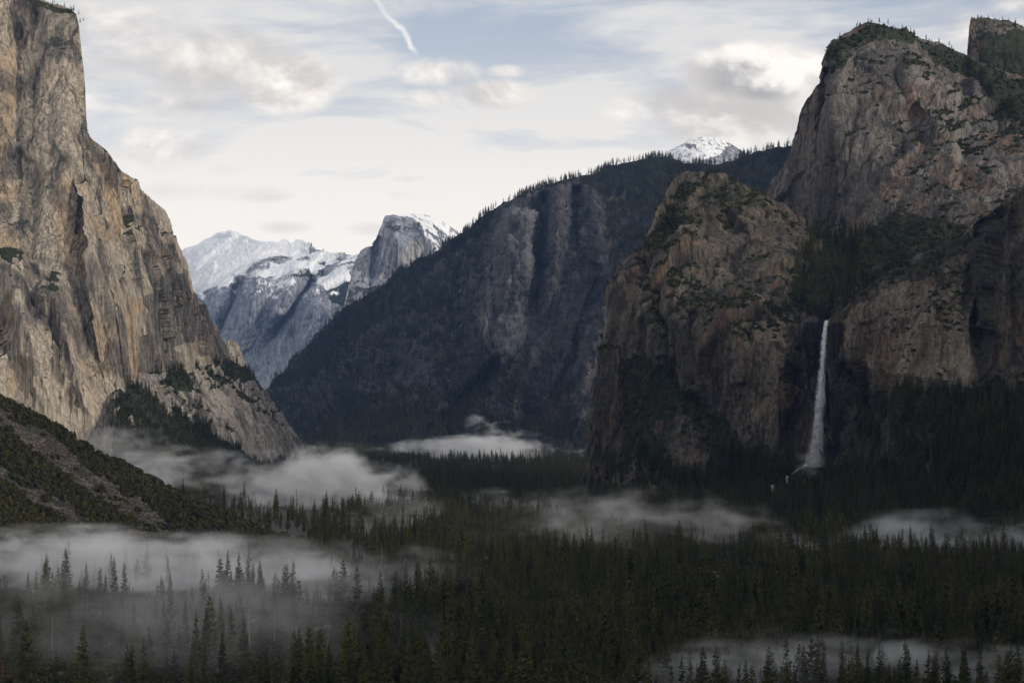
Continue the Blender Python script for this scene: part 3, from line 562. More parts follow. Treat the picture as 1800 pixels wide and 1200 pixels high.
c = k.mix(k.smooth(n1, 0.4, 0.6), (0.022, 0.022, 0.011), (0.04, 0.03, 0.018)); c = k.mix(k.smooth(n2, 0.3, 0.7), c, (0.013, 0.014, 0.007))
k.l.new(c, b.inputs['Base Color']); b.inputs['Roughness'].default_value = 0.95
tag(link('valley_floor', grid_mesh('valley_floor', PF), None, gm), 'flat forest floor of the valley', 'ground', kind='structure')

# ------------------------------------------------------------------ trees
def leaf_material(name, a, b_, rough=0.85):
    m = bpy.data.materials.new(name); m.use_nodes = True
    k = NT(m.node_tree); out = k.add('ShaderNodeOutputMaterial'); b = k.add('ShaderNodeBsdfPrincipled'); k.l.new(b.outputs[0], out.inputs[0])
    oi = k.add('ShaderNodeObjectInfo'); geo = k.add('ShaderNodeNewGeometry')
    n = k.noise(geo.outputs['Position'], 0.5, 3)
    stand = k.math('MULTIPLY', k.math('SUBTRACT', k.noise(geo.outputs['Position'], 0.007, 3), 0.5), 1.5)      # stands of differing tone
    f = k.math('ADD', k.math('ADD', k.math('MULTIPLY', oi.outputs['Random'], 0.6), stand), k.math('MULTIPLY', n, 0.4), clamp=True)
    k.l.new(k.mix(f, a, b_), b.inputs['Base Color']); b.inputs['Roughness'].default_value = rough
    b.inputs['Specular IOR Level'].default_value = 0.15
    return m
ML = {'fir': leaf_material('fir_needles', (0.014, 0.021, 0.008), (0.060, 0.064, 0.018)),
      'pine': leaf_material('pine_needles', (0.026, 0.031, 0.009), (0.092, 0.086, 0.022)),
      'dead': leaf_material('dead_needles', (0.06, 0.035, 0.022), (0.10, 0.055, 0.03)),
      'shrub': leaf_material('shrub_leaves', (0.013, 0.015, 0.006), (0.052, 0.047, 0.015)),
      'bark': leaf_material('bark', (0.05, 0.036, 0.026), (0.09, 0.07, 0.052)),
      'snag': leaf_material('bleached_wood', (0.13, 0.12, 0.105), (0.26, 0.235, 0.21))}
def mesh_from(name, V, Fc, mat):
    me = bpy.data.meshes.new(name); me.from_pydata(V, [], Fc); me.update(); me.materials.append(mat); return me
def trunk_mesh(name, H, r, mat, lean=0.0, stubs=0, seed=0):
    rr = random.Random(seed); V = []; Fc = []; n = 7; L = 8
    for i in range(L + 1):
        t = i / L; rad = r * (1 - t) ** 0.8 + 0.02 + (0.35 * r if i == 0 else 0)
        ox = lean * H * t * t + 0.12 * math.sin(5 * t + seed)
        for j in range(n):
            a = 2 * math.pi * j / n
            V.append((ox + rad * math.cos(a), rad * math.sin(a), H * t - (2.0 if i == 0 else 0)))
    for i in range(L):
        for j in range(n): Fc.append((i * n + j, i * n + (j + 1) % n, (i + 1) * n + (j + 1) % n, (i + 1) * n + j))
    for s_ in range(stubs):
        t = rr.uniform(0.3, 0.97); a = rr.uniform(0, 6.28); l = rr.uniform(0.8, 3.2) * (1.15 - t); z = H * t
        i0 = len(V); w = 0.07
        dx, dy = math.cos(a), math.sin(a)
        V += [(0, 0, z - w), (0, 0, z + w), (dx * l, dy * l, z + l * rr.uniform(-.3, .4)), (-dy * w, dx * w, z)]
        Fc += [(i0, i0 + 1, i0 + 2), (i0 + 3, i0 + 1, i0 + 2), (i0, i0 + 3, i0 + 2)]
    return mesh_from(name, V, Fc, mat)
def crown_mesh(name, H, width, start, dens, droop, gaps, shape, mat, seed):
    """whorls of drooping needle sprays round the stem"""
    rr = random.Random(seed); V = []; Fc = []
    z = H * start
    while z < H * 0.992:
        t = (z / H - start) / (1 - start)
        prof = 1.22 * (1 - t) ** shape * min(1.0, 0.55 + 2.2 * t)
        L0 = width * prof + 0.25
        side = 0.75 + 0.45 * math.sin(z * 0.7 + seed)
        for b_ in range(rr.randint(5, 7)):
            if rr.random() < gaps: continue
            a = rr.uniform(0, 2 * math.pi); L = L0 * rr.uniform(0.55, 1.18) * (1 + 0.22 * (side - 1) * math.cos(a - seed))
            dz = -droop * rr.uniform(0.5, 1.3) + 0.55 * t
            dx, dy = math.cos(a), math.sin(a); zz = z + rr.uniform(-.4, .4)
            ns = 4; w0 = L * rr.uniform(0.2, 0.3) + 0.12
            prev = None
            for s_ in range(ns + 1):
                f = s_ / ns; r_ = L * f
                zc = zz + dz * r_ * (0.5 + 0.5 * f) + 0.16 * L * f * f
                wv = w0 * (0.35 + 1.3 * f) * (1 - f) ** 0.55 * (1.0 if s_ % 2 else 0.6) + 0.03
                i0 = len(V)
                V += [(dx * r_ - dy * wv, dy * r_ + dx * wv, zc - 0.3 * wv), (dx * r_, dy * r_, zc + 0.10 * w0), (dx * r_ + dy * wv, dy * r_ - dx * wv, zc - 0.3 * wv)]
                if prev is not None: Fc += [(prev, prev + 1, i0 + 1, i0), (prev + 1, prev + 2, i0 + 2, i0 + 1)]
                prev = i0
            # hanging twigs below the spray
            for q_ in range(2):
                f = rr.uniform(0.35, 0.9); r_ = L * f; zc = zz + dz * r_ * (0.5 + 0.5 * f) + 0.16 * L * f * f; h = w0 * rr.uniform(0.6, 1.2)
                i0 = len(V); V += [(dx * (r_ - h * .6), dy * (r_ - h * .6), zc), (dx * (r_ + h * .6), dy * (r_ + h * .6), zc), (dx * r_ - dy * h * .3, dy * r_ + dx * h * .3, zc - h)]
                Fc.append((i0, i0 + 1, i0 + 2))
        z += H * dens * rr.uniform(0.7, 1.35)
    return mesh_from(name, V, Fc, mat)
# (height, crown mesh, trunk mesh) per kind; each is modelled at its full height
KINDS = []
def add_kind(nm, H, width, start, dens, droop, gaps, shape, mat, seed, r=0.45):
    KINDS.append((nm, H, crown_mesh(nm + '_crown', H, width, start, dens, droop, gaps, shape, ML[mat], seed), trunk_mesh(nm + '_trunk', H, r, ML['bark'], seed=seed)))
add_kind('fir', 40, 4.6, 0.10, 0.017, 0.35, 0.08, 0.85, 'fir', 1)
add_kind('fir', 44, 4.2, 0.16, 0.018, 0.42, 0.14, 0.75, 'fir', 2)
add_kind('fir', 36, 5.2, 0.06, 0.018, 0.30, 0.10, 0.95, 'fir', 3)
add_kind('cedar', 38, 4.4, 0.14, 0.019, 0.25, 0.20, 0.70, 'pine', 4)
add_kind('pine', 46, 5.0, 0.30, 0.016, 0.16, 0.25, 0.6, 'pine', 5, 0.5)
add_kind('pine', 42, 5.6, 0.24, 0.017, 0.12, 0.3, 0.58, 'pine', 6, 0.5)
add_kind('young_fir', 20, 3.6, 0.03, 0.026, 0.28, 0.05, 1.0, 'pine', 7, 0.25)
add_kind('dead_fir', 34, 2.8, 0.25, 0.028, 0.45, 0.45, 0.8, 'dead', 8)
SNAGS = [trunk_mesh('snag', 26, 0.38, ML['snag'], 0.01, 26, 3), trunk_mesh('snag', 32, 0.42, ML['snag'], -0.02, 34, 5)]
def bush_mesh(name, seed, mat):
    rr = random.Random(seed); V = []; Fc = []
    for i in range(150):
        a = rr.uniform(0, 6.28); e = math.asin(rr.uniform(-0.1, 1)); rad = rr.uniform(0.65, 1.05) * (0.85 + 0.25 * math.sin(3 * a + seed))
        c = Vector((math.cos(a) * math.cos(e) * rad, math.sin(a) * math.cos(e) * rad, math.sin(e) * rad * 0.85))
        s_ = rr.uniform(0.16, 0.34)
        u = Vector((rr.gauss(0, 1), rr.gauss(0, 1), rr.gauss(0, 1))).normalized(); v = c.cross(u).normalized() if c.length else u
        i0 = len(V); V += [c + u * s_, c + v * s_, c - u * s_ * 0.8, c - v * s_]; Fc.append((i0, i0 + 1, i0 + 2, i0 + 3))
    return mesh_from(name, [tuple(v) for v in V], Fc, mat)
def stone_mesh(name, seed, mat):
    rr = random.Random(seed); V = []
    import bmesh
    bm = bmesh.new(); bmesh.ops.create_icosphere(bm, subdivisions=1, radius=1)
    for v in bm.verts: v.co *= rr.uniform(0.6, 1.15); v.co.z *= 0.7
    me = bpy.data.meshes.new(name); bm.to_mesh(me); bm.free(); me.materials.append(mat); return me

# instancing: a point mesh whose vertices carry kind, size and turn
def joined(name, *mes):
    """one mesh holding trunk and crown, as instance source"""
    V = []; Fc = []; mi = []; mats = []
    for n_, me in enumerate(mes):
        o = len(V); V += [tuple(v.co) for v in me.vertices]; Fc += [tuple(i + o for i in p.vertices) for p in me.polygons]; mi += [n_] * len(me.polygons); mats.append(me.materials[0])
    r = bpy.data.meshes.new(name); r.from_pydata(V, [], Fc); r.update()
    for m in mats: r.materials.append(m)
    r.polygons.foreach_set('material_index', mi)
    return r
def source_collection(name, meshes):
    c = bpy.data.collections.new(name)
    for i, me in enumerate(meshes):
        o = bpy.data.objects.new(f'{name}_{i:02d}', me); c.objects.link(o)
    return c
def scatter(name, pts, scale, kind, turn, coll, label, cat, tilt=None):
    me = bpy.data.meshes.new(name); me.vertices.add(len(pts)); me.vertices.foreach_set('co', np.ascontiguousarray(pts, dtype=np.float32).reshape(-1))
    for nm, typ, arr in (('size', 'FLOAT', scale), ('turn', 'FLOAT', turn), ('kind_index', 'INT', kind)):
        a = me.attributes.new(nm, typ, 'POINT'); a.data.foreach_set('value', np.ascontiguousarray(arr, dtype=np.int32 if typ == 'INT' else np.float32))
    o = link(name, me)
    g = bpy.data.node_groups.new(name, 'GeometryNodeTree')
    g.interface.new_socket('Geometry', in_out='INPUT', socket_type='NodeSocketGeometry'); g.interface.new_socket('Geometry', in_out='OUTPUT', socket_type='NodeSocketGeometry')
    N, L = g.nodes, g.links
    gi, go = N.new('NodeGroupInput'), N.new('NodeGroupOutput')
    ci = N.new('GeometryNodeCollectionInfo'); ci.inputs['Collection'].default_value = coll; ci.inputs['Separate Children'].default_value = True; ci.inputs['Reset Children'].default_value = True
    ip = N.new('GeometryNodeInstanceOnPoints'); ip.inputs['Pick Instance'].default_value = True
    def attr(nm, typ):
        a = N.new('GeometryNodeInputNamedAttribute'); a.data_type = typ; a.inputs['Name'].default_value = nm; return a.outputs['Attribute']
    cx = N.new('ShaderNodeCombineXYZ'); L.new(attr('turn', 'FLOAT'), cx.inputs[2])
    e2r = N.new('FunctionNodeEulerToRotation'); L.new(cx.outputs[0], e2r.inputs[0])
    L.new(gi.outputs[0], ip.inputs['Points']); L.new(ci.outputs[0], ip.inputs['Instance']); L.new(attr('kind_index', 'INT'), ip.inputs['Instance Index'])
    L.new(e2r.outputs[0], ip.inputs['Rotation']); L.new(attr('size', 'FLOAT'), ip.inputs['Scale']); L.new(ip.outputs[0], go.inputs[0])
    md = o.modifiers.new('scatter', 'NODES'); md.node_group = g
    return tag(o, label, cat, kind='stuff')
TREES = source_collection('tree_sources', [joined('tree_source', kd[2], kd[3]) for kd in KINDS] + [SNAGS[0].copy(), SNAGS[1].copy()])
NK = len(KINDS)
HK = np.array([kd[1] for kd in KINDS] + [26, 32], float)
BUSH = source_collection('bush_sources', [bush_mesh('bush_source', i, ML['shrub']) for i in range(4)])
ML['stone'] = leaf_material('stone', (0.025, 0.022, 0.019), (0.15, 0.13, 0.112))
STONE = source_collection('stone_sources', [stone_mesh('stone_source', i, ML['stone']) for i in range(4)])

# --- the valley forest
def pix(p): return 900 + F * p[:, 0] / p[:, 1], HZ - F * (p[:, 2] - CAMZ) / p[:, 1]
cand = []
for (y0, y1, spc) in ((840, 1500, 7.6), (1500, 2600, 8.6), (2600, 4200, 11.0), (4200, 6600, 16.0)):
    gx = np.arange(-0.36 * y1, 0.36 * y1, spc); gy = np.arange(y0, y1, spc)
    a, b_ = np.meshgrid(gx, gy); a = a.ravel() + rng.uniform(-.5, .5, a.size) * spc; b_ = b_.ravel() + rng.uniform(-.5, .5, b_.size) * spc
    m = np.abs(a) < 0.33 * b_ + 20
    cand.append(np.c_[a[m], b_[m]])
C = np.concatenate(cand)
PT = np.c_[C, floor_z(C[:, 0], C[:, 1])]
dn = fbm(np.c_[C / 140.0, np.zeros(len(C))], 3)
px_, py_ = pix(PT)
sparse = sstep(900 - px_ + 120 * dn, 0, 380) * sstep(2300 - C[:, 1], 0, 400)        # thin wood in the lower left
clear = np.exp(-(((px_ - 1270) / 150) ** 2 + ((py_ - 1012) / 22) ** 2))             # reddish clearing
dens = np.clip(0.85 + 0.75 * dn - 0.80 * sparse - 1.1 * clear, 0.03, 1)
# no trees inside the left hillside or where a rock stands
hill_in = (C[:, 1] > 1640) & (C[:, 1] < 2250) & (px_ < 540 - 0.25 * np.maximum(1760 - C[:, 1], 0))
dens = np.where((C[:, 1] > 2250) & (C[:, 1] < 3000) & (px_ < 600), dens * 0.14, dens)      # open ground under the mist behind the hillside
keep = (rng.random(len(C)) < dens) & ~hill_in
PT = PT[keep]; dn = dn[keep]; sp_ = sparse[keep]
n = len(PT)
kind = rng.choice(NK + 2, n, p=[.20, .16, .14, .13, .07, .06, .15, .08, .006, .004])
snagm = (rng.random(n) < 0.035 * sp_); kind[snagm] = NK + rng.integers(0, 2, snagm.sum())
size = np.exp(rng.normal(-0.66, 0.36, n)).clip(0.16, 1.12) * (1 + 0.15 * dn)
size *= 1 + 0.4 * sstep(1450 - PT[:, 1], 0, 450)
size = np.minimum(size, rng.uniform(34, 46, n) / HK[kind])
turn = rng.uniform(0, 6.28, n)
on = HK[kind] * size / PT[:, 1]                                                     # size as seen
qx, qy = pix(PT)
topy = qy - F * on
invw = (qx > -25) & (qx < 1825) & (topy < 1190)
score = np.where(invw, on, 0)

# --- individual trees that the photo singles out: (px, top row, height px, kind, label)
HERO = [
 (355, 998, 118, 1, 'tallest dark conifer in the lower left mist', 0), (322, 838, 62, 0, 'lone conifer standing on the shrubby hillside edge', 0), (303, 1034, 66, 0, 'small conifer left of the tallest one in the mist', 0),
 (438, 1046, 62, 5, 'dark bushy pine of the close pair in the mist', 0), (418, 1050, 56, 3, 'thinner pine left in the close pair in the mist', 0), (738, 1062, 82, 2, 'broad full conifer in the mist near bottom centre', 0),
 (630, 1058, 82, 1, 'narrow conifer left of the broad one in the mist', 0), (858, 1064, 92, 1, 'tall narrow conifer at bottom centre beside dense forest', 0), (50, 1000, 95, 7, 'faint brownish conifer in thick mist by the left edge', 0),
 (575, 1158, 70, 0, 'pointed conifer top at the bottom edge left of centre', 0), (535, 1172, 60, 2, 'short conifer top at the bottom edge in mist', 0), (232, 1132, 95, 5, 'open pine at the bottom left edge', 0),
 (1598, 1138, 110, 4, 'open pine in bottom right mist, leftmost of three', 0), (1648, 1118, 130, 5, 'pale airy pine between two darker ones at bottom right', 0), (1690, 1148, 100, 3, 'smaller conifer right of the pale airy pine', 0), (1752, 1108, 150, 5, 'big dark pine with ragged boughs in bottom right corner', 0), (1792, 1125, 130, 1, 'dark conifer cut by the right edge at the bottom', 0),
 (1580, 928, 78, 1, 'tall conifer standing against the right hand mist', 0), (1602, 934, 66, 0, 'conifer just right of the tall one in right mist', 0), (1712, 944, 66, 2, 'dark conifer further right against the right mist', 0), (1778, 962, 80, 2, 'large dark conifer near right edge below the mist', 0),
 (1100, 902, 62, 1, 'tallest of three conifer tips in the central mist', 0), (1119, 908, 54, 0, 'middle of three conifer tips in the central mist', 0), (1140, 910, 54, 3, 'rightmost of three conifer tips in the central mist', 0), (1540, 958, 62, 3, 'hazy conifer left of the tall one in right mist', 0), (1524, 960, 58, 0, 'hazy narrow conifer at left of the right mist', 0),
 (728, 945, 80, 2, 'dark conifer where the central mist bank ends', 0), (690, 940, 72, 1, 'dark conifer left of where the mist bank ends', 0), (585, 920, 70, 1, 'conifer tip before the bright mist bank', 0),
]
def plant(nm, kd, pos, sc, tn, label, group=None):
    e = bpy.data.objects.new(nm, None); COL.objects.link(e); e.location = pos; e.rotation_euler = (0, 0, tn); e.scale = (sc,) * 3; e.empty_display_size = 1
    tag(e, label, 'tree', group)
    if kd >= NK: link('trunk', SNAGS[kd - NK], e)
    else: link('crown', KINDS[kd][2], e); link('trunk', KINDS[kd][3], e)
    return e
hero_xy = []
for (hx, ty_, hp, kd, lab, _) in HERO:
    H = HK[kd]
    if lab.startswith('lone conifer standing on'):
        Y = 2130.0; z = CAMZ + (HZ - (ty_ + hp)) / F * Y; sc = hp / F * Y / H
    else:
        # base stands on the floor: solve distance from base row, limited to a believable tree
        base = ty_ + hp; Y = CAMZ * F / (base - HZ); sc = hp / F * Y / H
        if sc * H > 44 or Y < 820:
            sc = min(52 if hp >= 100 else 40, sc * H) / H; Y = (CAMZ - sc * H) * F / (ty_ - HZ)
        elif sc * H < 20:
            sc = 24 / H; Y = (CAMZ - sc * H) * F / (ty_ - HZ)
        z = float(floor_z(np.array([(hx - 900) / F * Y]), np.array([Y]))[0])
    x = (hx - 900) / F * Y
    plant('conifer_tree', kd, (x, Y, z), sc, random.uniform(0, 6.28), lab)
    hero_xy.append((x, Y))
hx = np.array(hero_xy)
near_hero = (np.min(np.hypot(PT[:, None, 0] - hx[None, :, 0], (PT[:, None, 1] - hx[None, :, 1]) * 0.5), 1) < 9)
score[near_hero] = 0
order = np.argsort(-score)
nind = 300 - len(HERO)
ind = order[:nind]
ZONES = [(0, 500, 'conifer among the thin misty wood at lower left', 'conifers in the lower left mist'), (500, 900, 'conifer among the misty trees along the bottom left of centre', 'conifers left of bottom centre'),
         (900, 1250, 'conifer in the dense dark forest right of bottom centre', 'conifers right of bottom centre'), (1250, 1900, 'conifer in the dense dark forest at bottom right', 'conifers at bottom right')]
for i in ind:
    zx = float(qx[i])
    for (a0, a1, lab, grp) in ZONES:
        if a0 - 100 <= zx < a1 or a1 == 1900:
            if kind[i] >= NK: lab, grp, nm = lab.replace('conifer', 'bare dead trunk'), grp.replace('conifers', 'dead trunks'), 'dead_tree'
            elif kind[i] == 7: lab, grp, nm = lab.replace('conifer', 'brown dying conifer'), grp.replace('conifers', 'brown conifers'), 'conifer_tree'
            else: nm = 'conifer_tree'
            if qy[i] > 1205: lab, grp = lab.replace('conifer', 'foot-cropped conifer', 1) + ' edge', grp + ', cut by the bottom edge'
            plant(nm, int(kind[i]), PT[i], float(size[i]), float(turn[i]), lab, grp); break
rest = np.ones(n, bool); rest[ind] = False; rest &= ~near_hero
scatter('forest', PT[rest], size[rest], kind[rest], turn[rest], TREES, 'dense conifer forest covering the valley floor', 'forest')
# undergrowth under the thin wood
nb_ = 26000
ux = rng.uniform(-0.34, 0.34, nb_); uy = 850 + 1000 * rng.random(nb_) ** 1.3; U = np.c_[ux * uy, uy, np.zeros(nb_)]; U[:, 2] = floor_z(U[:, 0], U[:, 1])
scatter('undergrowth', U, rng.uniform(1.0, 4.6, nb_), rng.integers(0, 4, nb_), rng.uniform(0, 6, nb_), BUSH, 'low brush between the trees of the valley floor', 'undergrowth')
print('forest', n, time.time() - T0)

# --- trees and brush on the slopes
def slope_points(src, count, vmin, rmin=0, rmax=None, region=None):
    d = SCATTER[src]; P, V = d['P'], d['veg']
    r0 = d['nb'] + rmin
    Pf = P[r0:rmax].reshape(-1, 3); vf = V[r0:rmax].reshape(-1) * (d['snow'][r0:rmax].reshape(-1) < 0.3)
    m = (vf > vmin) & (Pf[:, 2] > -2)
    if region is not None:
        x_, y_ = pix(Pf); m &= inpoly(x_, y_, region)
    # weight by true surface area so the spacing is even on the ground
    du = np.linalg.norm(np.gradient(P, axis=1), axis=-1); dv = np.linalg.norm(np.gradient(P, axis=0), axis=-1)
    w = (du * dv)[r0:rmax].reshape(-1)[m] * vf[m]
    w = np.minimum(w, np.percentile(w, 95))
    idx = rng.choice(np.flatnonzero(m), min(count, m.sum()), p=w / w.sum(), replace=False)
    return Pf[idx] + rng.normal(0, 0.6, (len(idx), 3)) * np.array([1, 1, 0])
def ridge_points(src, count, x0, x1):
    d = SCATTER[src]; row = d['P'][d['nb']]
    x_, _ = pix(row); row = row[(x_ > x0) & (x_ < x1)]
    cl = np.clip(0.35 + 1.6 * fbm(row / 110.0, 3), 0.02, 1); i = rng.choice(len(row), count, p=cl / cl.sum())      # in stands, with gaps
    return row[i] + np.c_[rng.normal(0, 4, count), rng.uniform(-10, 40, count), rng.uniform(-5, -1, count)]
def conifers(name, P, lo, hi, label, kinds=(0, 1, 2, 3, 4)):
    kk = rng.choice(kinds, len(P)); sz = rng.uniform(lo, hi, len(P)) / HK[kk]
    scatter(name, P, sz, kk, rng.uniform(0, 6.28, len(P)), TREES, label, 'forest')
conifers('ridge_forest', np.concatenate([slope_points('forested_ridge', 15000, 0.55), ridge_points('forested_ridge', 520, 690, 1480)]), 9, 36, 'dark conifers covering the distant ridge and its skyline')
conifers('slope_forest', np.concatenate([slope_points('waterfall_cliff', 420, 0.8, region=[(1340, 400), (1700, 380), (1640, 470), (1480, 560), (1380, 550)]), slope_points('waterfall_cliff', 2600, 0.6, region=[(1000, 800), (1500, 790), (1500, 1000), (1000, 1000)]), slope_points('cliff_wall', 4200, 0.6, region=[(1450, 690), (2000, 690), (2000, 1050), (1450, 1050)])]), 14, 36, 'dark conifers on the slopes around the waterfall cliffs')
conifers('talus_forest', np.concatenate([slope_points('buttress', 2600, 0.6), slope_points('granite_cliff', 500, 0.6, rmin=480)]), 10, 26, 'dark trees on the talus below the left cliff')
conifers('rim_trees', np.concatenate([ridge_points('rock_massif', 90, 1455, 1800), slope_points('rock_massif', 500, 0.7), slope_points('rock_spire', 420, 0.7), ridge_points('rock_spire', 50, 1715, 1850), ridge_points('granite_cliff', 40, 20, 136), ridge_points('waterfall_cliff', 70, 1150, 1450)]), 5, 14, 'small trees along the rims of the high rocks', (0, 2, 4, 5))
conifers('far_forest', np.concatenate([slope_points('snowy_mountain', 500, 0.5, region=[(480, 400), (700, 430), (700, 560), (480, 520)]), ridge_points('snowy_mountain', 90, 540, 640)]), 12, 30, 'tiny conifers on the far snowy mountain')
def bushes(name, P, lo, hi, label):
    n_ = len(P); scatter(name, P, rng.uniform(lo, hi, n_), rng.integers(0, 4, n_), rng.uniform(0, 6.28, n_), BUSH, label, 'shrubs')
bushes('hillside_shrubs', slope_points('hillside', 9000, 0.5), 1.8, 6.0, 'olive green shrubs covering the near hillside')
bushes('cliff_shrubs', np.concatenate([slope_points('waterfall_cliff', 12000, 0.45), slope_points('cliff_wall', 3000, 0.5), slope_points('rock_massif', 2500, 0.5), slope_points('buttress', 3000, 0.45)]), 1.5, 4.6, 'dark brush on the ledges and slopes of the cliffs')
d = SCATTER['hillside']; Pf = d['P'][d['nb']:].reshape(-1, 3); m = d['veg'][d['nb']:].reshape(-1) < 0.3
st_ = Pf[rng.choice(np.flatnonzero(m), 9000)] + rng.normal(0, 1, (9000, 3)) * np.array([1, 1, 0])
scatter('talus_stones', st_, np.exp(rng.normal(-0.1, 0.6, 9000)).clip(0.3, 4.0), rng.integers(0, 4, 9000), rng.uniform(0, 6.28, 9000), STONE, 'loose talus stones in streaks down the hillside', 'stones')
print('scatter', time.time() - T0)

# ------------------------------------------------------------------ waterfall
wm = bpy.data.materials.new('falling_water'); wm.use_nodes = True
k = NT(wm.node_tree); out = k.add('ShaderNodeOutputMaterial'); b = k.add('ShaderNodeBsdfPrincipled'); b.inputs['Base Color'].default_value = (0.55, 0.56, 0.58, 1); b.inputs['Roughness'].default_value = 0.7
tr = k.add('ShaderNodeBsdfTransparent'); mx = k.add('ShaderNodeMixShader')
uv = k.add('ShaderNodeAttribute', attribute_name='mask'); sp = k.add('ShaderNodeSeparateColor'); k.l.new(uv.outputs['Color'], sp.inputs[0])
geo = k.add('ShaderNodeNewGeometry'); st = k.noise(k.vmul(geo.outputs['Position'], (1, 1, 0.045)), 0.9, 5, 0.7); cl = k.noise(k.vmul(geo.outputs['Position'], (1, 1, 0.3)), 0.12, 4, 0.6)
edge = k.math('SUBTRACT', 1.0, k.math('POWER', k.math('ABSOLUTE', sp.outputs[0]), 1.6))
al = k.smooth(k.math('ADD', k.math('MULTIPLY', edge, 0.95), k.math('ADD', k.math('MULTIPLY', k.math('SUBTRACT', st, 0.5), 2.2), k.math('MULTIPLY', k.math('SUBTRACT', cl, 0.5), 1.6))), 0.1, 0.85)
k.l.new(k.math('MULTIPLY', al, k.math('SUBTRACT', 1.0, k.math('MULTIPLY', sp.outputs[1], 0.62))), mx.inputs[0]); k.l.new(tr.outputs[0], mx.inputs[1]); k.l.new(b.outputs[0], mx.inputs[2]); k.l.new(mx.outputs[0], out.inputs[0])
def water_column(name, line, parent=None):
    """line: (px, py, half width px, Y) from top to foot; a bowed sheet of falling water"""
    a = np.array(line, float); nr_ = 240; s_ = np.linspace(0, 1, nr_); t_ = np.linspace(0, 1, len(a))
    cx, cy, hw, yy = (np.interp(s_, t_, a[:, i]) for i in range(4))
    u = np.linspace(-1, 1, 25)
    q = np.stack([np.repeat(s_ * 30, 25), np.tile(u, nr_), np.zeros(nr_ * 25)], -1)
    wob = fbm(q, 3).reshape(nr_, 25)
    px = cx[:, None] + hw[:, None] * u[None] + wob * 1.2; py = np.repeat(cy[:, None], 25, 1)
    Y = yy[:, None] - (1 - u[None] ** 2) * hw[:, None] * 0.8 + wob * 1.5
    me = grid_mesh(name, at(px, py, Y)); mk = np.zeros((nr_, 25, 4)); mk[..., 0] = np.abs(u)[None]; mk[..., 1] = s_[:, None] ; mk[..., 3] = 1
    set_col(me, 'mask', mk); return link(name, me, parent, wm)
wf = bpy.data.objects.new('waterfall', None); COL.objects.link(wf); wf.location = at(1432.0, 812.0, 2690.0)
tag(wf, 'tall thin white waterfall dropping from the notch in the dark cliff', 'waterfall')
def keep_child(o):
    o.parent = wf; o.matrix_parent_inverse = wf.matrix_basis.inverted(); return o
keep_child(water_column('plunge', [(1453, 563, 3.5, 2745), (1451, 572, 5, 2722), (1446, 630, 7, 2704), (1442, 700, 11, 2692), (1438, 760, 16, 2686), (1433, 820, 23, 2680)]))
keep_child(water_column('cascade', [(1418, 816, 3.5, 2676), (1411, 821, 3, 2668), (1402, 824, 2.5, 2660), (1397, 830, 2.5, 2654), (1390, 833, 1.5, 2650)]))
keep_child(water_column('cascade', [(1384, 836, 3, 2646), (1383, 842, 3, 2644), (1384, 850, 3, 2642)]))
keep_child(water_column('cascade', [(1358, 852, 3, 2636), (1357, 858, 4, 2632), (1358, 866, 3, 2630)]))

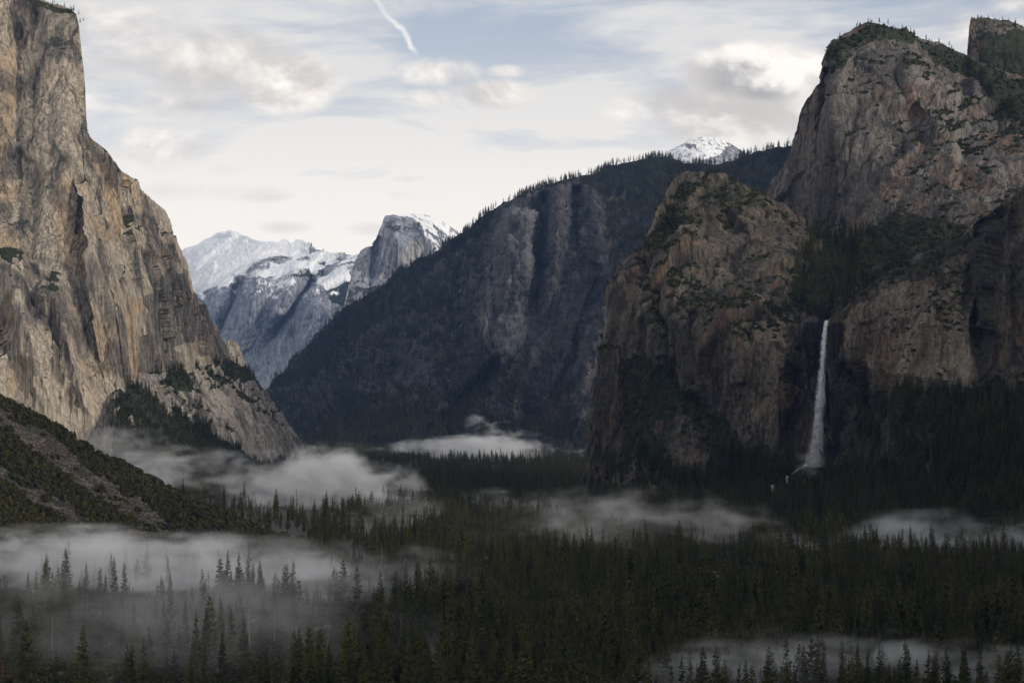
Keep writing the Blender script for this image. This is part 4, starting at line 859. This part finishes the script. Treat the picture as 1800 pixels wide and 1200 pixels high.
# ------------------------------------------------------------------ mist banks
def mist(name, px, py, Y, rx, rz, ry, dens, nscale, thr, label, seed, flat=1.0, col=(0.97, 0.97, 0.98)):
    """soft-edged cloud of mist: half sizes in metres"""
    import bmesh
    bm = bmesh.new(); bmesh.ops.create_icosphere(bm, subdivisions=3, radius=1.0)
    me = bpy.data.meshes.new(name); bm.to_mesh(me); bm.free()
    m = bpy.data.materials.new('mist'); m.use_nodes = True
    k = NT(m.node_tree); out = k.add('ShaderNodeOutputMaterial'); v = k.add('ShaderNodeVolumePrincipled')
    v.inputs['Color'].default_value = col + (1,); v.inputs['Anisotropy'].default_value = 0.1
    tc = k.add('ShaderNodeTexCoord'); ob = tc.outputs['Object']
    sh = k.add('ShaderNodeVectorMath', operation='ADD'); k.l.new(ob, sh.inputs[0]); sh.inputs[1].default_value = (seed * 3.1, seed * 1.7, seed)
    wn = k.add('ShaderNodeTexNoise', ins={'Scale': 1.5, 'Detail': 3.0, 'Roughness': 0.6}); k.l.new(sh.outputs[0], wn.inputs['Vector'])
    wo = k.add('ShaderNodeVectorMath', operation='MULTIPLY_ADD'); k.l.new(wn.outputs['Color'], wo.inputs[0]); wo.inputs[1].default_value = (1.5, 1.0, 1.9); k.l.new(ob, wo.inputs[2])
    wc = k.add('ShaderNodeVectorMath', operation='SUBTRACT'); k.l.new(wo.outputs[0], wc.inputs[0]); wc.inputs[1].default_value = (0.75, 0.5, 0.95)
    ln = k.add('ShaderNodeVectorMath', operation='LENGTH'); k.l.new(wc.outputs[0], ln.inputs[0])
    rim = k.add('ShaderNodeVectorMath', operation='LENGTH'); k.l.new(ob, rim.inputs[0])
    rimf = k.math('SUBTRACT', 1.0, rim.outputs['Value'])
    fall = k.math('SUBTRACT', 1.0, ln.outputs['Value'])
    wv = k.add('ShaderNodeVectorMath', operation='MULTIPLY_ADD'); k.l.new(ob, wv.inputs[0]); wv.inputs[1].default_value = (rx / nscale, ry / nscale, rz / nscale * 1.8 * flat); wv.inputs[2].default_value = (seed, seed * 2, 0)
    nn = k.noise(wv.outputs[0], 1.0, 4, 0.62, 0.8)
    big_ = k.noise(wv.outputs[0], 0.36, 2, 0.5, 0.3)
    f = k.math('ADD', fall, k.math('ADD', k.math('MULTIPLY', k.math('SUBTRACT', nn, 0.5), 3.0), k.math('MULTIPLY', k.math('SUBTRACT', big_, 0.5), 2.8)))
    dn_ = k.math('MULTIPLY', k.math('MULTIPLY', k.smooth(f, thr, thr + 1.4), k.math('MULTIPLY', k.smooth(fall, 0.0, 0.4), k.smooth(rimf, 0.0, 0.2))), dens)
    k.l.new(dn_, v.inputs['Density']); k.l.new(v.outputs[0], out.inputs['Volume'])
    try: m.cycles.volume_step_rate = 0.45
    except Exception as ex: print(ex)
    o = link(name, me, None, m); o.location = at(px, py, Y); o.scale = (rx, ry, rz)
    return tag(o, label, 'mist', kind='stuff')
mist('mist_bank', 600, 878, 2750, 165, 98, 130, 0.05, 48, 0.2, 'bright mist bank drifting below the left cliff', 1.0)
mist('mist_bank', 500, 860, 2900, 140, 70, 110, 0.022, 48, 0.25, 'mist billow at the foot of the left cliff', 11.0)
mist('mist_bank', 200, 792, 3050, 130, 48, 80, 0.012, 40, 0.25, 'faint mist climbing the foot of the left cliff', 15.0)
mist('mist_bank', 330, 838, 2800, 270, 52, 130, 0.016, 45, 0.25, 'thin mist tail behind the shrubby hillside', 2.0)
mist('mist_bank', 110, 988, 1580, 300, 36, 130, 0.036, 45, 0.1, 'flat bright mist sheet at the foot of the hillside', 3.0)
mist('mist_bank', 420, 1010, 1480, 240, 40, 130, 0.010, 45, 0.2, 'thin end of the mist sheet among dark trees', 12.0)
mist('mist_bank', 350, 1090, 1130, 300, 50, 200, 0.0036, 40, 0.15, 'thin mist veil among the lower left trees', 4.0)
mist('mist_bank', 880, 800, 5200, 440, 68, 200, 0.036, 75, 0.2, 'distant white mist bank below the dark ridge', 5.0)
mist('mist_bank', 875, 778, 5300, 150, 105, 130, 0.034, 60, 0.25, 'mist plume rising from the distant bank', 13.0)
mist('mist_bank', 1090, 918, 1900, 230, 42, 130, 0.009, 32, 0.35, 'thin mist wisp over the forest below the waterfall', 6.0)
mist('mist_bank', 1640, 952, 1900, 240, 40, 110, 0.015, 32, 0.35, 'mist wisp among the trees at the right', 7.0)
mist('mist_bank', 1490, 1178, 930, 170, 24, 70, 0.02, 28, 0.25, 'mist patch along the bottom right edge', 8.0)
mist('mist_bank', 725, 930, 2250, 100, 60, 100, 0.012, 36, 0.3, 'mist wisp trailing from the bright bank', 9.0)
mist('mist_bank', 940, 885, 2600, 130, 36, 100, 0.008, 36, 0.3, 'faint mist wisp over the central forest', 14.0)
mist('mist_bank', 1422, 818, 2660, 30, 24, 26, 0.014, 16, 0.2, 'spray cloud at the foot of the waterfall', 10.0)

# ------------------------------------------------------------------ haze
hz_m = bpy.data.materials.new('haze_air'); hz_m.use_nodes = True
k = NT(hz_m.node_tree); out = k.add('ShaderNodeOutputMaterial'); v = k.add('ShaderNodeVolumePrincipled')
v.inputs['Color'].default_value = (0.30, 0.52, 1.0, 1); v.inputs['Density'].default_value = 1.05e-5; v.inputs['Anisotropy'].default_value = 0.0
k.l.new(v.outputs[0], out.inputs['Volume'])
x0, x1, y0, y1, z0, z1 = -16500, 16500, -800, 24500, -40, 1950
hv = [(x, y, z) for z in (z0, z1) for y in (y0, y1) for x in (x0, x1)]
hf = [(0, 2, 3, 1), (4, 5, 7, 6), (0, 1, 5, 4), (2, 6, 7, 3), (0, 4, 6, 2), (1, 3, 7, 5)]
hm = bpy.data.meshes.new('haze'); hm.from_pydata(hv, [], hf); hm.update()
tag(link('haze', hm, None, hz_m), 'thin blue air haze filling the valley', 'haze', kind='stuff')
print('done', time.time() - T0)
